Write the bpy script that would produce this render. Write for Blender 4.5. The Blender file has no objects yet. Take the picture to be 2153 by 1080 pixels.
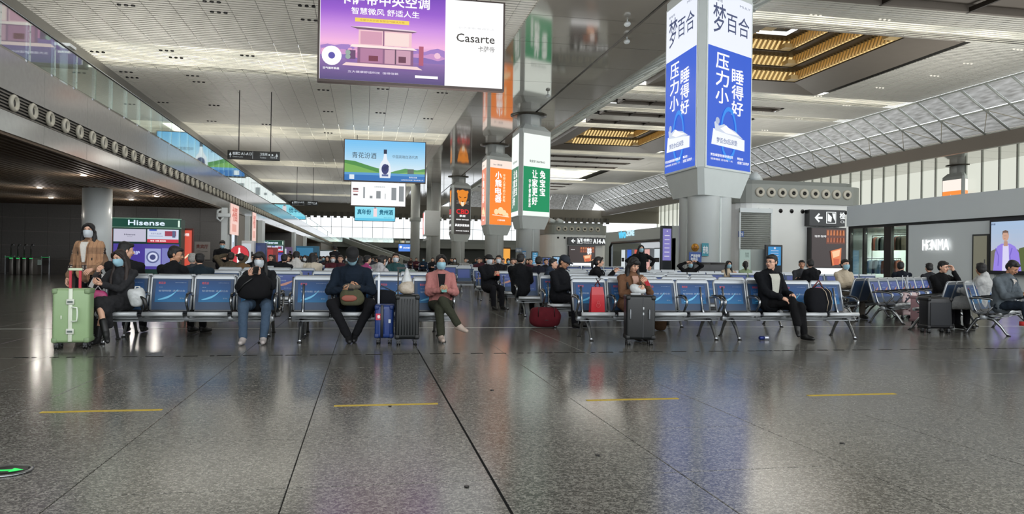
import bpy, bmesh, math, random
from math import sin, cos, pi, radians as R
from mathutils import Vector as V, Matrix, noise

random.seed(7)
S = bpy.context.scene
C = S.collection

# ------------------------------------------------------------------ camera, world, exposure
FPX = 1600.0
YAW = math.atan(308.5 / 1600); PITCH = 6.4 / 1600; ROLL = 0.0142
FWD = V((sin(YAW) * cos(PITCH), cos(YAW) * cos(PITCH), sin(PITCH)))
RT0 = V((cos(YAW), -sin(YAW), 0)); UP0 = RT0.cross(FWD)
RT = RT0 * cos(ROLL) + UP0 * sin(ROLL); UP = RT.cross(FWD)
EYE = V((0, 0, 1.2))
cam = bpy.data.objects.new('camera', bpy.data.cameras.new('camera'))
C.objects.link(cam); S.camera = cam
cam.data.sensor_width = 36; cam.data.lens = FPX * 36 / 2153
cam.data.clip_end = 1000
cam.matrix_world = Matrix(((RT.x, UP.x, -FWD.x, 0), (RT.y, UP.y, -FWD.y, 0), (RT.z, UP.z, -FWD.z, 1.2), (0, 0, 0, 1)))

def ray(u, v): return FWD + RT * ((u - 1076.5) / FPX) - UP * ((v - 540) / FPX)
def atY(u, v, y): d = ray(u, v); return EYE + d * (y / d.y)
def atX(u, v, x): d = ray(u, v); return EYE + d * (x / d.x)
def atZ(u, v, z): d = ray(u, v); return EYE + d * ((z - 1.2) / d.z)
def XU(u, y): return atY(u, 550, y).x

S.view_settings.view_transform = 'Standard'; S.view_settings.look = 'None'
S.view_settings.gamma = 1; S.view_settings.use_curve_mapping = False
EXPO = 0.5
S.view_settings.exposure = EXPO
w = bpy.data.worlds.new('daylight'); S.world = w; w.use_nodes = True
bg = w.node_tree.nodes['Background']
bg.inputs[0].default_value = (0.93, 0.97, 1.0, 1); bg.inputs[1].default_value = 1.4
cy = S.cycles
cy.max_bounces = 7; cy.diffuse_bounces = 3; cy.glossy_bounces = 3; cy.transparent_max_bounces = 10
cy.transmission_bounces = 3; cy.sample_clamp_indirect = 4; cy.caustics_reflective = False; cy.caustics_refractive = False

def area(name, loc, sx, sy, power, col=(1, 1, 1), rot=(0, 0, 0)):
    l = bpy.data.lights.new(name, 'AREA'); l.shape = 'RECTANGLE'; l.size = sx; l.size_y = sy
    l.energy = power; l.color = col
    o = bpy.data.objects.new(name, l); o.location = loc; o.rotation_euler = rot; C.objects.link(o); return o
UPK = .088
# daylight falling through the skylights of the two halls
for k, yy in enumerate((20, 70, 120, 170)):
    area('skylight_glow', (38, yy, 21.0), 12, 20, 1300, (1, .97, .9))
for k, yy in enumerate((33, 66, 100, 135, 170)):
    area('roof_light_glow', (-5, yy, 16.9), 22, 7, 400, (1, .97, .9))
# added upward fill lights in mid-air, no real lamps, to brighten the ceilings
for (ux, uy, uz, e) in ((-16, 22, 7.2, 9000), (-16, 60, 7.2, 9000), (-16, 105, 7.2, 9000), (-16, 160, 7.2, 9000), (5, 45, 6.0, 9000), (5, 90, 6, 9000), (5, 140, 6, 9000), (5, 195, 6, 9000), (58, 25, 7, 15000), (55, 60, 7.0, 15000), (55, 100, 7, 15000), (55, 150, 7, 15000), (50, 205, 7, 12000)):
    area('ceiling_fill', (ux, uy, uz), 8, 8, e * UPK, (1, .98, .93), (pi, 0, 0))
# the mezzanine underside has its own row of lamps (built with the downlights further down)

# added fill light behind the camera, brightens the upright surfaces facing it
area('front_fill', (28, -14, 11), 80, 12, 4500, (.95, .98, 1), (R(98), 0, 0))

# ------------------------------------------------------------------ materials
MC = {}
def mat(name, col, rough=.5, metal=0, emit=0, noise_s=0, noise_a=.15, bump=0, spec=.5, coat=0, stretch=None):
    if name in MC: return MC[name]
    m = bpy.data.materials.new(name); m.use_nodes = True; MC[name] = m
    nt = m.node_tree; b = nt.nodes['Principled BSDF']
    c = tuple(col) + (1,)
    b.inputs['Base Color'].default_value = c
    b.inputs['Roughness'].default_value = rough; b.inputs['Metallic'].default_value = metal
    b.inputs['Specular IOR Level'].default_value = spec
    if coat: b.inputs['Coat Weight'].default_value = coat; b.inputs['Coat Roughness'].default_value = .05
    if emit:
        b.inputs['Emission Color'].default_value = c; b.inputs['Emission Strength'].default_value = emit * 2 ** -EXPO
        b.inputs['Base Color'].default_value = (0, 0, 0, 1) if emit >= .5 else c
        b.inputs['Roughness'].default_value = .3
    if noise_s:
        tc = nt.nodes.new('ShaderNodeTexCoord'); n = nt.nodes.new('ShaderNodeTexNoise')
        n.inputs['Scale'].default_value = noise_s; n.inputs['Detail'].default_value = 4
        src = tc.outputs['Object']
        if stretch:
            mp = nt.nodes.new('ShaderNodeMapping'); mp.inputs['Scale'].default_value = stretch
            nt.links.new(src, mp.inputs[0]); src = mp.outputs[0]
        nt.links.new(src, n.inputs['Vector'])
        mx = nt.nodes.new('ShaderNodeMix'); mx.data_type = 'RGBA'
        mx.inputs[6].default_value = tuple(max(0, x * (1 - noise_a)) for x in col) + (1,)
        mx.inputs[7].default_value = tuple(min(1, x * (1 + noise_a)) for x in col) + (1,)
        nt.links.new(n.outputs['Fac'], mx.inputs[0]); nt.links.new(mx.outputs[2], b.inputs['Base Color'])
        if bump:
            bp = nt.nodes.new('ShaderNodeBump'); bp.inputs['Strength'].default_value = bump; bp.inputs['Distance'].default_value = .02
            nt.links.new(n.outputs['Fac'], bp.inputs['Height']); nt.links.new(bp.outputs[0], b.inputs['Normal'])
    return m
def hexc(h):
    h = h.lstrip('#'); r = [int(h[i:i + 2], 16) / 255 for i in (0, 2, 4)]
    return tuple(x / 12.92 if x <= .04045 else ((x + .055) / 1.055) ** 2.4 for x in r)
def hm(h, rough=.55, **k): return mat('c_%s_%s_%s' % (h, rough, sorted(k.items())), hexc(h), rough, **k)
def em(h, s=1.0): return mat('e_%s_%s' % (h, s), hexc(h), .3, emit=s)
def cloth(h, s=60, a=.18): return mat('cloth_' + h, hexc(h), .92, noise_s=s, noise_a=a, bump=.15, spec=.2)

def grad_mat(name, stops, axis=2, emit=0, rough=.3):
    """vertical gradient in the thing's own generated box"""
    if name in MC: return MC[name]
    m = bpy.data.materials.new(name); m.use_nodes = True; MC[name] = m
    nt = m.node_tree; b = nt.nodes['Principled BSDF']
    tc = nt.nodes.new('ShaderNodeTexCoord'); sp = nt.nodes.new('ShaderNodeSeparateXYZ'); cr = nt.nodes.new('ShaderNodeValToRGB')
    nt.links.new(tc.outputs['Generated'], sp.inputs[0]); nt.links.new(sp.outputs[axis], cr.inputs[0])
    e = cr.color_ramp.elements
    while len(e) < len(stops): e.new(.5)
    for q, (p, h) in zip(e, stops): q.position = p; q.color = hexc(h) + (1,)
    if emit:
        nt.links.new(cr.outputs[0], b.inputs['Emission Color']); b.inputs['Emission Strength'].default_value = emit
        b.inputs['Base Color'].default_value = (0, 0, 0, 1)
    else: nt.links.new(cr.outputs[0], b.inputs['Base Color'])
    b.inputs['Roughness'].default_value = rough
    return m

def glass_mat(name, tint=(.8, .9, .88), refl=.06, rough=.02):
    if name in MC: return MC[name]
    m = bpy.data.materials.new(name); m.use_nodes = True; MC[name] = m
    nt = m.node_tree; nt.nodes.clear()
    o = nt.nodes.new('ShaderNodeOutputMaterial'); t = nt.nodes.new('ShaderNodeBsdfTransparent'); g = nt.nodes.new('ShaderNodeBsdfGlossy')
    mx = nt.nodes.new('ShaderNodeMixShader'); lw = nt.nodes.new('ShaderNodeLayerWeight'); ma = nt.nodes.new('ShaderNodeMath')
    t.inputs[0].default_value = tuple(tint) + (1,); g.inputs['Roughness'].default_value = rough
    g.inputs[0].default_value = (.95, 1, .98, 1)
    pw = nt.nodes.new('ShaderNodeMath'); pw.operation = 'POWER'; pw.inputs[1].default_value = 3.0; lw.inputs['Blend'].default_value = .5
    ma.operation = 'ADD'; ma.inputs[1].default_value = refl; ma.use_clamp = True
    nt.links.new(lw.outputs['Facing'], pw.inputs[0]); nt.links.new(pw.outputs[0], ma.inputs[0]); nt.links.new(ma.outputs[0], mx.inputs[0])
    nt.links.new(t.outputs[0], mx.inputs[1]); nt.links.new(g.outputs[0], mx.inputs[2]); nt.links.new(mx.outputs[0], o.inputs[0])
    return m

def terrazzo():
    m = bpy.data.materials.new('granite_tile'); m.use_nodes = True
    nt = m.node_tree; b = nt.nodes['Principled BSDF']; N = nt.nodes.new; L = nt.links.new
    tc = N('ShaderNodeTexCoord'); ge = N('ShaderNodeNewGeometry')
    v = N('ShaderNodeTexVoronoi'); v.inputs['Scale'].default_value = 70
    n = N('ShaderNodeTexNoise'); n.inputs['Scale'].default_value = 110; n.inputs['Detail'].default_value = 3
    n2 = N('ShaderNodeTexNoise'); n2.inputs['Scale'].default_value = .6; n2.inputs['Detail'].default_value = 4
    for q in (v, n, n2): L(ge.outputs['Position'], q.inputs['Vector'])
    cr = N('ShaderNodeValToRGB'); e = cr.color_ramp.elements
    e[0].position = .0; e[0].color = (.02, .02, .02, 1); e[1].position = 1; e[1].color = (.40, .39, .355, 1)
    a = e.new(.35); a.color = (.07, .07, .064, 1); a = e.new(.6); a.color = (.195, .19, .175, 1)
    mx = N('ShaderNodeMix'); mx.data_type = 'FLOAT'; mx.inputs[0].default_value = .5
    bw = N('ShaderNodeSeparateColor'); L(v.outputs['Color'], bw.inputs[0])
    st = N('ShaderNodeMapRange'); st.inputs[1].default_value = .3; st.inputs[2].default_value = .7; L(n.outputs['Fac'], st.inputs[0])
    L(bw.outputs[0], mx.inputs[2]); L(st.outputs[0], mx.inputs[3]); L(mx.outputs[0], cr.inputs[0])
    mm = N('ShaderNodeMix'); mm.data_type = 'RGBA'; mm.blend_type = 'MULTIPLY'; mm.inputs[0].default_value = 1
    c2 = N('ShaderNodeValToRGB'); c2.color_ramp.elements[0].color = (.72, .72, .7, 1); c2.color_ramp.elements[1].color = (1.15, 1.12, 1.08, 1)
    L(n2.outputs['Fac'], c2.inputs[0]); L(cr.outputs[0], mm.inputs[6]); L(c2.outputs[0], mm.inputs[7]); L(mm.outputs[2], b.inputs['Base Color'])
    rr = N('ShaderNodeMapRange'); rr.inputs[3].default_value = .12; rr.inputs[4].default_value = .20
    L(n2.outputs['Fac'], rr.inputs[0]); L(rr.outputs[0], b.inputs['Roughness'])
    b.inputs['Specular IOR Level'].default_value = .42
    bp = N('ShaderNodeBump'); bp.inputs['Strength'].default_value = .06; bp.inputs['Distance'].default_value = .002
    n3 = N('ShaderNodeTexNoise'); n3.inputs['Scale'].default_value = 7; L(ge.outputs['Position'], n3.inputs['Vector'])
    L(n3.outputs['Fac'], bp.inputs['Height']); L(bp.outputs[0], b.inputs['Normal'])
    return m
M_FLOOR = terrazzo()
M_GROUT = mat('grout', (.045, .045, .042), .7)
M_SLAT = mat('ceiling_slat', (.80, .79, .73), .42, metal=.15, noise_s=.6, noise_a=.08)
M_BACK = mat('ceiling_backing', (.11, .108, .10), .8)
M_PANEL = mat('roof_light_panel', hexc('#fff3d6'), .5, emit=2.0)
def mottled(m, a, c, sc, st):
    nt = m.node_tree; b = nt.nodes['Principled BSDF']; tc = nt.nodes.new('ShaderNodeNewGeometry'); mp = nt.nodes.new('ShaderNodeMapping'); mp.inputs['Scale'].default_value = st
    n = nt.nodes.new('ShaderNodeTexNoise'); n.inputs['Scale'].default_value = sc; n.inputs['Detail'].default_value = 5; r = nt.nodes.new('ShaderNodeValToRGB')
    r.color_ramp.elements[0].position = .35; r.color_ramp.elements[1].position = .68; r.color_ramp.elements[0].color = a + (1,); r.color_ramp.elements[1].color = c + (1,)
    nt.links.new(tc.outputs['Position'], mp.inputs[0]); nt.links.new(mp.outputs[0], n.inputs['Vector']); nt.links.new(n.outputs['Fac'], r.inputs[0]); nt.links.new(r.outputs[0], b.inputs['Emission Color'])
mottled(M_PANEL, (.22, .23, .20), (1, .93, .74), .35, (.6, 1.6, 1))
M_COVE = mat('cove_light', hexc('#ffdf9a'), .5, emit=.9)
M_SOFF = mat('soffit_metal', (.50, .475, .43), .07, metal=.6, noise_s=.25, noise_a=.12)
M_FASCIA = mat('fascia_stone', (.44, .43, .41), .10, spec=1.0, noise_s=6, noise_a=.12)
M_TILE = mat('dark_wall_tile', (.15, .143, .135), .32, noise_s=14, noise_a=.3)
M_WOOD = mat('brown_slat', (.18, .13, .09), .6, noise_s=3, noise_a=.2)
M_WHITE = mat('white_column_paint', (.84, .89, .89), .3, noise_s=1.2, noise_a=.05)
M_GREYBOX = mat('sign_box_grey', (.74, .80, .80), .35, noise_s=1.5, noise_a=.05)
M_POD = mat('pod_panel', (.88, .90, .87), .45, noise_s=1, noise_a=.05)
M_SHOP = mat('shop_white', (.84, .90, .90), .4, noise_s=.6, noise_a=.04)
M_BLACK = hm('141414', .35); M_MATTE = mat('matte_black', (.012, .012, .012), .95, spec=.05); M_CHROME = mat('polished_aluminium', (.30, .31, .32), .24, metal=.95)
M_FRAME = mat('bench_frame_silver', (.33, .35, .365), .36, metal=.55)
M_DKMETAL = mat('dark_steel', (.05, .052, .055), .35, metal=.6)
M_GLASS = glass_mat('clear_glass'); M_GLASSG = glass_mat('balustrade_glass', (.80, .90, .87), .12, .02)
M_GOLD = mat('gilded_louvre', hexc('#dcb878'), .45, noise_s=2, noise_a=.2)
M_BROWN = mat('coffer_brown', (.20, .175, .15), .5, noise_s=1, noise_a=.08)
M_BAND = mat('clerestory_glass', (.95, .86, .64), .22, metal=.1, noise_s=1.6, noise_a=.9, bump=.3, stretch=(1, .35, 3))
def translucent(m, f):
    nt = m.node_tree; b = nt.nodes['Principled BSDF']; o = nt.nodes['Material Output']; t = nt.nodes.new('ShaderNodeBsdfTranslucent'); x = nt.nodes.new('ShaderNodeMixShader'); x.inputs[0].default_value = f
    l = b.inputs['Base Color'].links
    if l: nt.links.new(l[0].from_socket, t.inputs[0])
    nt.links.new(b.outputs[0], x.inputs[1]); nt.links.new(t.outputs[0], x.inputs[2]); nt.links.new(x.outputs[0], o.inputs[0])
translucent(M_BAND, .26)
M_MULL = mat('mullion_grey', (.5, .53, .5), .35, metal=.3)

# ------------------------------------------------------------------ mesh building
class MB:
    def __init__(s): s.v = []; s.f = []; s.mi = []; s.sm = []; s.mats = []
    def m(s, mt):
        if mt not in s.mats: s.mats.append(mt)
        return s.mats.index(mt)
    def add(s, vs, fs, mt, smooth=False):
        o = len(s.v); i = s.m(mt)
        s.v += [tuple(v) for v in vs]
        for f in fs: s.f.append([a + o for a in f]); s.mi.append(i); s.sm.append(smooth)
    def box(s, a, b, mt, M=None):
        x0, y0, z0 = a; x1, y1, z1 = b
        vs = [V(p) for p in ((x0, y0, z0), (x1, y0, z0), (x1, y1, z0), (x0, y1, z0), (x0, y0, z1), (x1, y0, z1), (x1, y1, z1), (x0, y1, z1))]
        if M: vs = [M @ v for v in vs]
        s.add(vs, [(0, 3, 2, 1), (4, 5, 6, 7), (0, 1, 5, 4), (1, 2, 6, 5), (2, 3, 7, 6), (3, 0, 4, 7)], mt)
    def rbox(s, a, b, mt, r=.03, M=None, n=3):
        """box with rounded edges (bmesh bevel)"""
        bm = bmesh.new(); bmesh.ops.create_cube(bm, size=1)
        for v in bm.verts: v.co = V(((a[0] + b[0]) / 2 + v.co.x * (b[0] - a[0]), (a[1] + b[1]) / 2 + v.co.y * (b[1] - a[1]), (a[2] + b[2]) / 2 + v.co.z * (b[2] - a[2])))
        bmesh.ops.bevel(bm, geom=bm.edges[:], offset=r, segments=n, profile=.5, affect='EDGES')
        if M:
            for v in bm.verts: v.co = M @ v.co
        bm.verts.index_update()
        s.add([v.co[:] for v in bm.verts], [[v.index for v in f.verts] for f in bm.faces], mt, True); bm.free()
    def prism(s, pts, z0, z1, mt, M=None):
        n = len(pts); vs = [V((p[0], p[1], z0)) for p in pts] + [V((p[0], p[1], z1)) for p in pts]
        if M: vs = [M @ v for v in vs]
        s.add(vs, [list(range(n))[::-1], list(range(n, 2 * n))] + [(i, (i + 1) % n, n + (i + 1) % n, n + i) for i in range(n)], mt)
    def loft(s, rings, mt, smooth=True, cap=True):
        n = len(rings[0]); vs = [p for r in rings for p in r]; fs = []
        for k in range(len(rings) - 1):
            for i in range(n): fs.append((k * n + i, k * n + (i + 1) % n, (k + 1) * n + (i + 1) % n, (k + 1) * n + i))
        if cap: fs += [list(range(n))[::-1], [(len(rings) - 1) * n + i for i in range(n)]]
        s.add(vs, fs, mt, smooth)
    def cyl(s, p0, p1, r0, mt, r1=None, n=12, smooth=True, cap=True):
        s.tube([p0, p1], [r0, r0 if r1 is None else r1], mt, n, smooth, cap)
    def tube(s, pts, r, mt, n=8, smooth=True, cap=True, flat=1.0):
        pts = [V(p) for p in pts]
        if not isinstance(r, (list, tuple)): r = [r] * len(pts)
        rings = []; prev = None
        for k, p in enumerate(pts):
            d = (pts[min(k + 1, len(pts) - 1)] - pts[max(k - 1, 0)]).normalized()
            if prev is None:
                a = V((0, 0, 1)) if abs(d.z) < .9 else V((1, 0, 0))
                x = d.cross(a).normalized()
            else: x = (prev - d * prev.dot(d)).normalized()
            prev = x; y = d.cross(x)
            rings.append([p + x * (cos(2 * pi * i / n) * r[k]) + y * (sin(2 * pi * i / n) * r[k] * flat) for i in range(n)])
        s.loft(rings, mt, smooth, cap)
    def lathe(s, prof, mt, c=(0, 0, 0), n=20, M=None):
        rings = [[(M @ V((r * cos(2 * pi * i / n), r * sin(2 * pi * i / n), z)) if M else V((r * cos(2 * pi * i / n), r * sin(2 * pi * i / n), z))) + V(c) for i in range(n)] for r, z in prof]
        s.loft(rings, mt)
    def ell(s, c, rad, mt, n=12, m=8, M=None):
        c = V(c); rings = []
        for k in range(1, m):
            t = pi * k / m; q = []
            for i in range(n):
                p = V((rad[0] * sin(t) * cos(2 * pi * i / n), rad[1] * sin(t) * sin(2 * pi * i / n), -rad[2] * cos(t)))
                q.append(c + (M @ p if M else p))
            rings.append(q)
        o = len(s.v); s.loft(rings, mt, True, True)
    def quad(s, a, b, c, d, mt): s.add([a, b, c, d], [(0, 1, 2, 3)], mt)
    def mesh(s, name):
        me = bpy.data.meshes.new(name); me.from_pydata([tuple(v) for v in s.v], [], s.f)
        for m_ in s.mats: me.materials.append(m_)
        me.polygons.foreach_set('material_index', s.mi); me.polygons.foreach_set('use_smooth', s.sm)
        me.update(); return me
    def build(s, name, parent=None, loc=None, **k):
        o = bpy.data.objects.new(name, s.mesh(name)); C.objects.link(o)
        if parent: o.parent = parent
        if loc: o.location = loc
        for a, b in k.items(): o[a] = b
        return o

def thing(name, label, cat, loc=(0, 0, 0), rz=0, group=None):
    o = bpy.data.objects.new(name, None); C.objects.link(o); o.location = loc; o.rotation_euler = (0, 0, rz)
    o.empty_display_size = .1
    o['label'] = label; o['category'] = cat
    if group: o['group'] = group
    return o
def tag(o, label, cat, group=None):
    o['label'] = label; o['category'] = cat
    if group: o['group'] = group
    return o
KIDS = {}
def dup(root, loc=None, rz=None, label=None, group=None, parent=None):
    c = root.copy(); C.objects.link(c)
    if parent: c.parent = parent
    if loc is not None: c.location = loc
    if rz is not None: c.rotation_euler = (0, 0, rz)
    if label: c['label'] = label
    if group: c['group'] = group
    if root.name not in KIDS: KIDS[root.name] = list(root.children)
    for ch in KIDS[root.name]: dup(ch, parent=c)
    return c
def struct(o): o['kind'] = 'structure'; return o

# text as mesh -------------------------------------------------------
TMP = bpy.data.scenes.new('scratch')
TC = {}
def text_geo(body, bold=0.0, space=1.0):
    key = (body, bold, space)
    if key in TC: return TC[key]
    cu = bpy.data.curves.new('t', 'FONT'); cu.body = body; cu.size = 1; cu.offset = bold; cu.resolution_u = 2
    cu.space_line = space; cu.fill_mode = 'FRONT'
    ob = bpy.data.objects.new('t', cu); TMP.collection.objects.link(ob)
    TMP.view_layers[0].update(); dg = TMP.view_layers[0].depsgraph
    me = bpy.data.meshes.new_from_object(ob.evaluated_get(dg))
    vs = [v.co.copy() for v in me.vertices]; fs = [list(p.vertices) for p in me.polygons]
    bpy.data.objects.remove(ob); bpy.data.curves.remove(cu); bpy.data.meshes.remove(me)
    if vs:
        x0 = min(v.x for v in vs); x1 = max(v.x for v in vs); y0 = min(v.y for v in vs); y1 = max(v.y for v in vs)
        vs = [((v.x - x0) / max(1e-6, x1 - x0), (v.y - y0) / max(1e-6, y1 - y0)) for v in vs]
        TC[key] = (vs, fs, (x1 - x0) / max(1e-6, y1 - y0))
    else: TC[key] = ([], [], 1)
    return TC[key]

class Sheet:
    """flat print on a plane: origin bottom-left, right and up vectors; w x h metres; unit coordinates 0..1"""
    def __init__(s, o, rt, up, w, h, step=.01):
        s.o = V(o); s.r = V(rt).normalized(); s.u = V(up).normalized(); s.n = s.r.cross(s.u); s.w = w; s.h = h; s.step = step; s.mb = MB(); s.l = 0
    def P(s, x, y, l): return s.o + s.r * (x * s.w) + s.u * (y * s.h) + s.n * (l * s.step)
    def poly(s, pts, mt, l=None):
        if l is None: s.l += 1; l = s.l
        s.mb.add([s.P(x, y, l) for x, y in pts], [list(range(len(pts)))], mt)
    def rect(s, x0, y0, x1, y1, mt, l=None): s.poly([(x0, y0), (x1, y0), (x1, y1), (x0, y1)], mt, l)
    def disc(s, x, y, r, mt, l=None, n=20, ry=None):
        k = s.w / s.h if ry is None else ry / r
        s.poly([(x + r * cos(2 * pi * i / n), y + r * k * sin(2 * pi * i / n)) for i in range(n)], mt, l)
    def ring(s, x, y, r0, r1, mt, a0=0, a1=360, n=24, ky=None):
        s.l += 1; k = s.w / s.h if ky is None else ky
        A = [R(a0 + (a1 - a0) * i / n) for i in range(n + 1)]
        vs = [s.P(x + r0 * cos(a), y + r0 * k * sin(a), s.l) for a in A] + [s.P(x + r1 * cos(a), y + r1 * k * sin(a), s.l) for a in A]
        s.mb.add(vs, [(i, i + 1, n + 2 + i, n + 1 + i) if False else (i, n + 1 + i, n + 2 + i, i + 1) for i in range(n)], mt)
    def stroke(s, pts, wd, mt):
        s.l += 1
        n = len(pts); vs = []
        for i, (x, y) in enumerate(pts):
            a = pts[max(0, i - 1)]; b = pts[min(n - 1, i + 1)]
            dx = (b[0] - a[0]) * s.w; dy = (b[1] - a[1]) * s.h; L = math.hypot(dx, dy) or 1
            ww = wd[i] if isinstance(wd, (list, tuple)) else wd
            nx, ny = -dy / L * ww / 2, dx / L * ww / 2
            vs += [s.P(x + nx / s.w, y + ny / s.h, s.l), s.P(x - nx / s.w, y - ny / s.h, s.l)]
        s.mb.add(vs, [(2 * i, 2 * i + 1, 2 * i + 3, 2 * i + 2) for i in range(n - 1)], mt)
    def text(s, body, x0, y0, x1, y1, mt, bold=0.0, fit=True, space=1.0):
        vs, fs, asp = text_geo(body, 0.0, space)
        if not vs: return
        s.l += 1
        if not fit:   # keep aspect, centred
            W = (x1 - x0) * s.w; H = (y1 - y0) * s.h
            if asp > W / H: h2 = W / asp; c = (y0 + y1) / 2; y0 = c - h2 / 2 / s.h; y1 = c + h2 / 2 / s.h
            else: w2 = H * asp; c = (x0 + x1) / 2; x0 = c - w2 / 2 / s.w; x1 = c + w2 / 2 / s.w
        nl = body.count('\n') + 1; e = bold * (y1 - y0) / nl; ex = e * s.h / s.w
        for k, (dx, dy) in enumerate(((1, 1), (-1, -1), (1, -1), (-1, 1)) if bold > 0 else ((0, 0),)):
            s.mb.add([s.P(x0 + a * (x1 - x0) + dx * ex, y0 + b * (y1 - y0) + dy * e, s.l + k * .1) for a, b in vs], fs, mt)
    def vtext(s, body, x0, y0, x1, y1, mt, bold=0.0, gap=.12):
        n = len(body); ch = (y1 - y0) / n
        for i, c in enumerate(body):
            b = y1 - (i + 1) * ch; s.text(c, x0, b + ch * gap / 2, x1, b + ch * (1 - gap / 2), mt, bold); s.l -= 1
        s.l += 1
    def build(s, name, parent=None, **k): return s.mb.build(name, parent, **k)
# ================================================================== THE SETTING
# ---- floor: granite tiles 1.08 x 1.1 m with dark joints
PX, OX, PY, OY = 1.08, .70, 1.10, 4.10
b = MB(); b.box((-60, -25, -.30), (95, 245, -.012), M_GROUT)
floor = struct(b.build('floor'))
b = MB(); b.box((-60, 62.2, -.012), (95, 245, -.0), M_FLOOR)
b.build('far_paving', floor)
def tile_mesh(w_, l_):
    q = MB(); g = .0028; c = .002
    a = [(g, g), (w_ - g, g), (w_ - g, l_ - g), (g, l_ - g)]; d = [(g + c, g + c), (w_ - g - c, g + c), (w_ - g - c, l_ - g - c), (g + c, l_ - g - c)]
    q.add([(x, y, -.012) for x, y in a] + [(x, y, -.002) for x, y in a] + [(x, y, 0) for x, y in d],
          [(8, 9, 10, 11)] + [(i, (i + 1) % 4, 4 + (i + 1) % 4, 4 + i) for i in range(4)] + [(4 + i, 4 + (i + 1) % 4, 8 + (i + 1) % 4, 8 + i) for i in range(4)], M_FLOOR)
    return q.mesh('floor_tile')
tm = tile_mesh(PX, PY)
ys = [OY + PY * k for k in range(-2, 15)]          # 17 rows in front
near = set()
for j in range(-2, 15):
    for i in range(-7, 11):
        x = OX + PX * i; y = OY + PY * j
        if len(near) < 300:
            near.add((i, j)); o = bpy.data.objects.new('floor_tile', tm); o.location = (x, y, 0); C.objects.link(o); o.parent = floor
q = MB(); vs = []; fs = []
for j in range(-24, 53):
    for i in range(-50, 84):
        if (i, j) in near: continue
        x = OX + PX * i + .004; y = OY + PY * j + .004; n = len(vs)
        vs += [(x, y, 0), (x + PX - .008, y, 0), (x + PX - .008, y + PY - .008, 0), (x, y + PY - .008, 0)]; fs.append((n, n + 1, n + 2, n + 3))
q.add(vs, fs, M_FLOOR); o = q.build('far_tiles', floor); o['kind'] = 'stuff'
# wider black expansion joint
q = MB(); q.box((OX - .007, -5, -.005), (OX + .007, 10.1, .0012), M_MATTE); q.build('expansion_joint', floor)
# steel strip and the dotted slot drain in front of the benches
q = MB(); q.box((-30, 13.28, 0), (30, 13.31, .002), hm('b9b9b0', .3)); q.build('threshold_strip', floor)
q = MB(); x = -9.0
while x < 14:
    l = random.choice((.05, .09, .16, .2)); q.box((x, 9.62, 0), (x + l, 9.665, .0015), M_MATTE); x += l + random.choice((.03, .05, .09, .14))
q.build('slot_drain', floor)
for k, (xa, xb) in enumerate(((-2.39, -1.53), (-.23, .61), (1.89, 2.73), (3.99, 4.89))):
    q = MB(); q.box((xa, 6.295, 0), (xb, 6.345, .0025), mat('yellow_tape', hexc('#b79a1c'), .5, noise_s=25, noise_a=.3))
    tag(q.build('floor_tape'), 'yellow tape strip on the floor, %s from the left' % ('first', 'second', 'third', 'fourth')[k], 'floor tape', 'yellow queue marks on the floor')
# round exit light set in the floor
t = thing('floor_light', 'round steel floor light glowing with a green arrow, near left corner', 'light', atZ(15, 991, 0))
q = MB(); q.lathe([(.0, .001), (.125, .001), (.125, .010), (.105, .012), (.10, .005), (.0, .005)], M_CHROME, n=32); q.build('rim', t)
q = MB(); q.lathe([(0, .0055), (.098, .0055), (.098, .007), (0, .007)], M_BLACK, n=32); q.build('lens', t)
q = MB(); q.prism([(-.08, -.012), (.02, -.012), (.02, -.04), (.08, 0), (.02, .04), (.02, .012), (-.08, .012)], .0075, .009, em('1fe060', 1.3)); q.build('arrow', t, label='glowing green arrow')
# litter specks
for k, (u, v) in enumerate(((1034, 820), (1257, 957), (981, 1023), (820, 854), (1771, 932))):
    p = atZ(u, v, 0); q = MB(); a = random.random() * 6
    q.prism([(p.x + .014 * cos(a + i * 1.3) * (1 + .4 * (i % 2)), p.y + .02 * sin(a + i * 1.3)) for i in range(5)], .0005, .006, M_BLACK)
    tag(q.build('litter_scrap'), 'tiny dark scrap of litter on the open floor, %s' % ('just beyond the black joint', 'right of the middle', 'closest to the camera', 'on the second yellow strip', 'far right')[k], 'litter', 'litter scraps')

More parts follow.
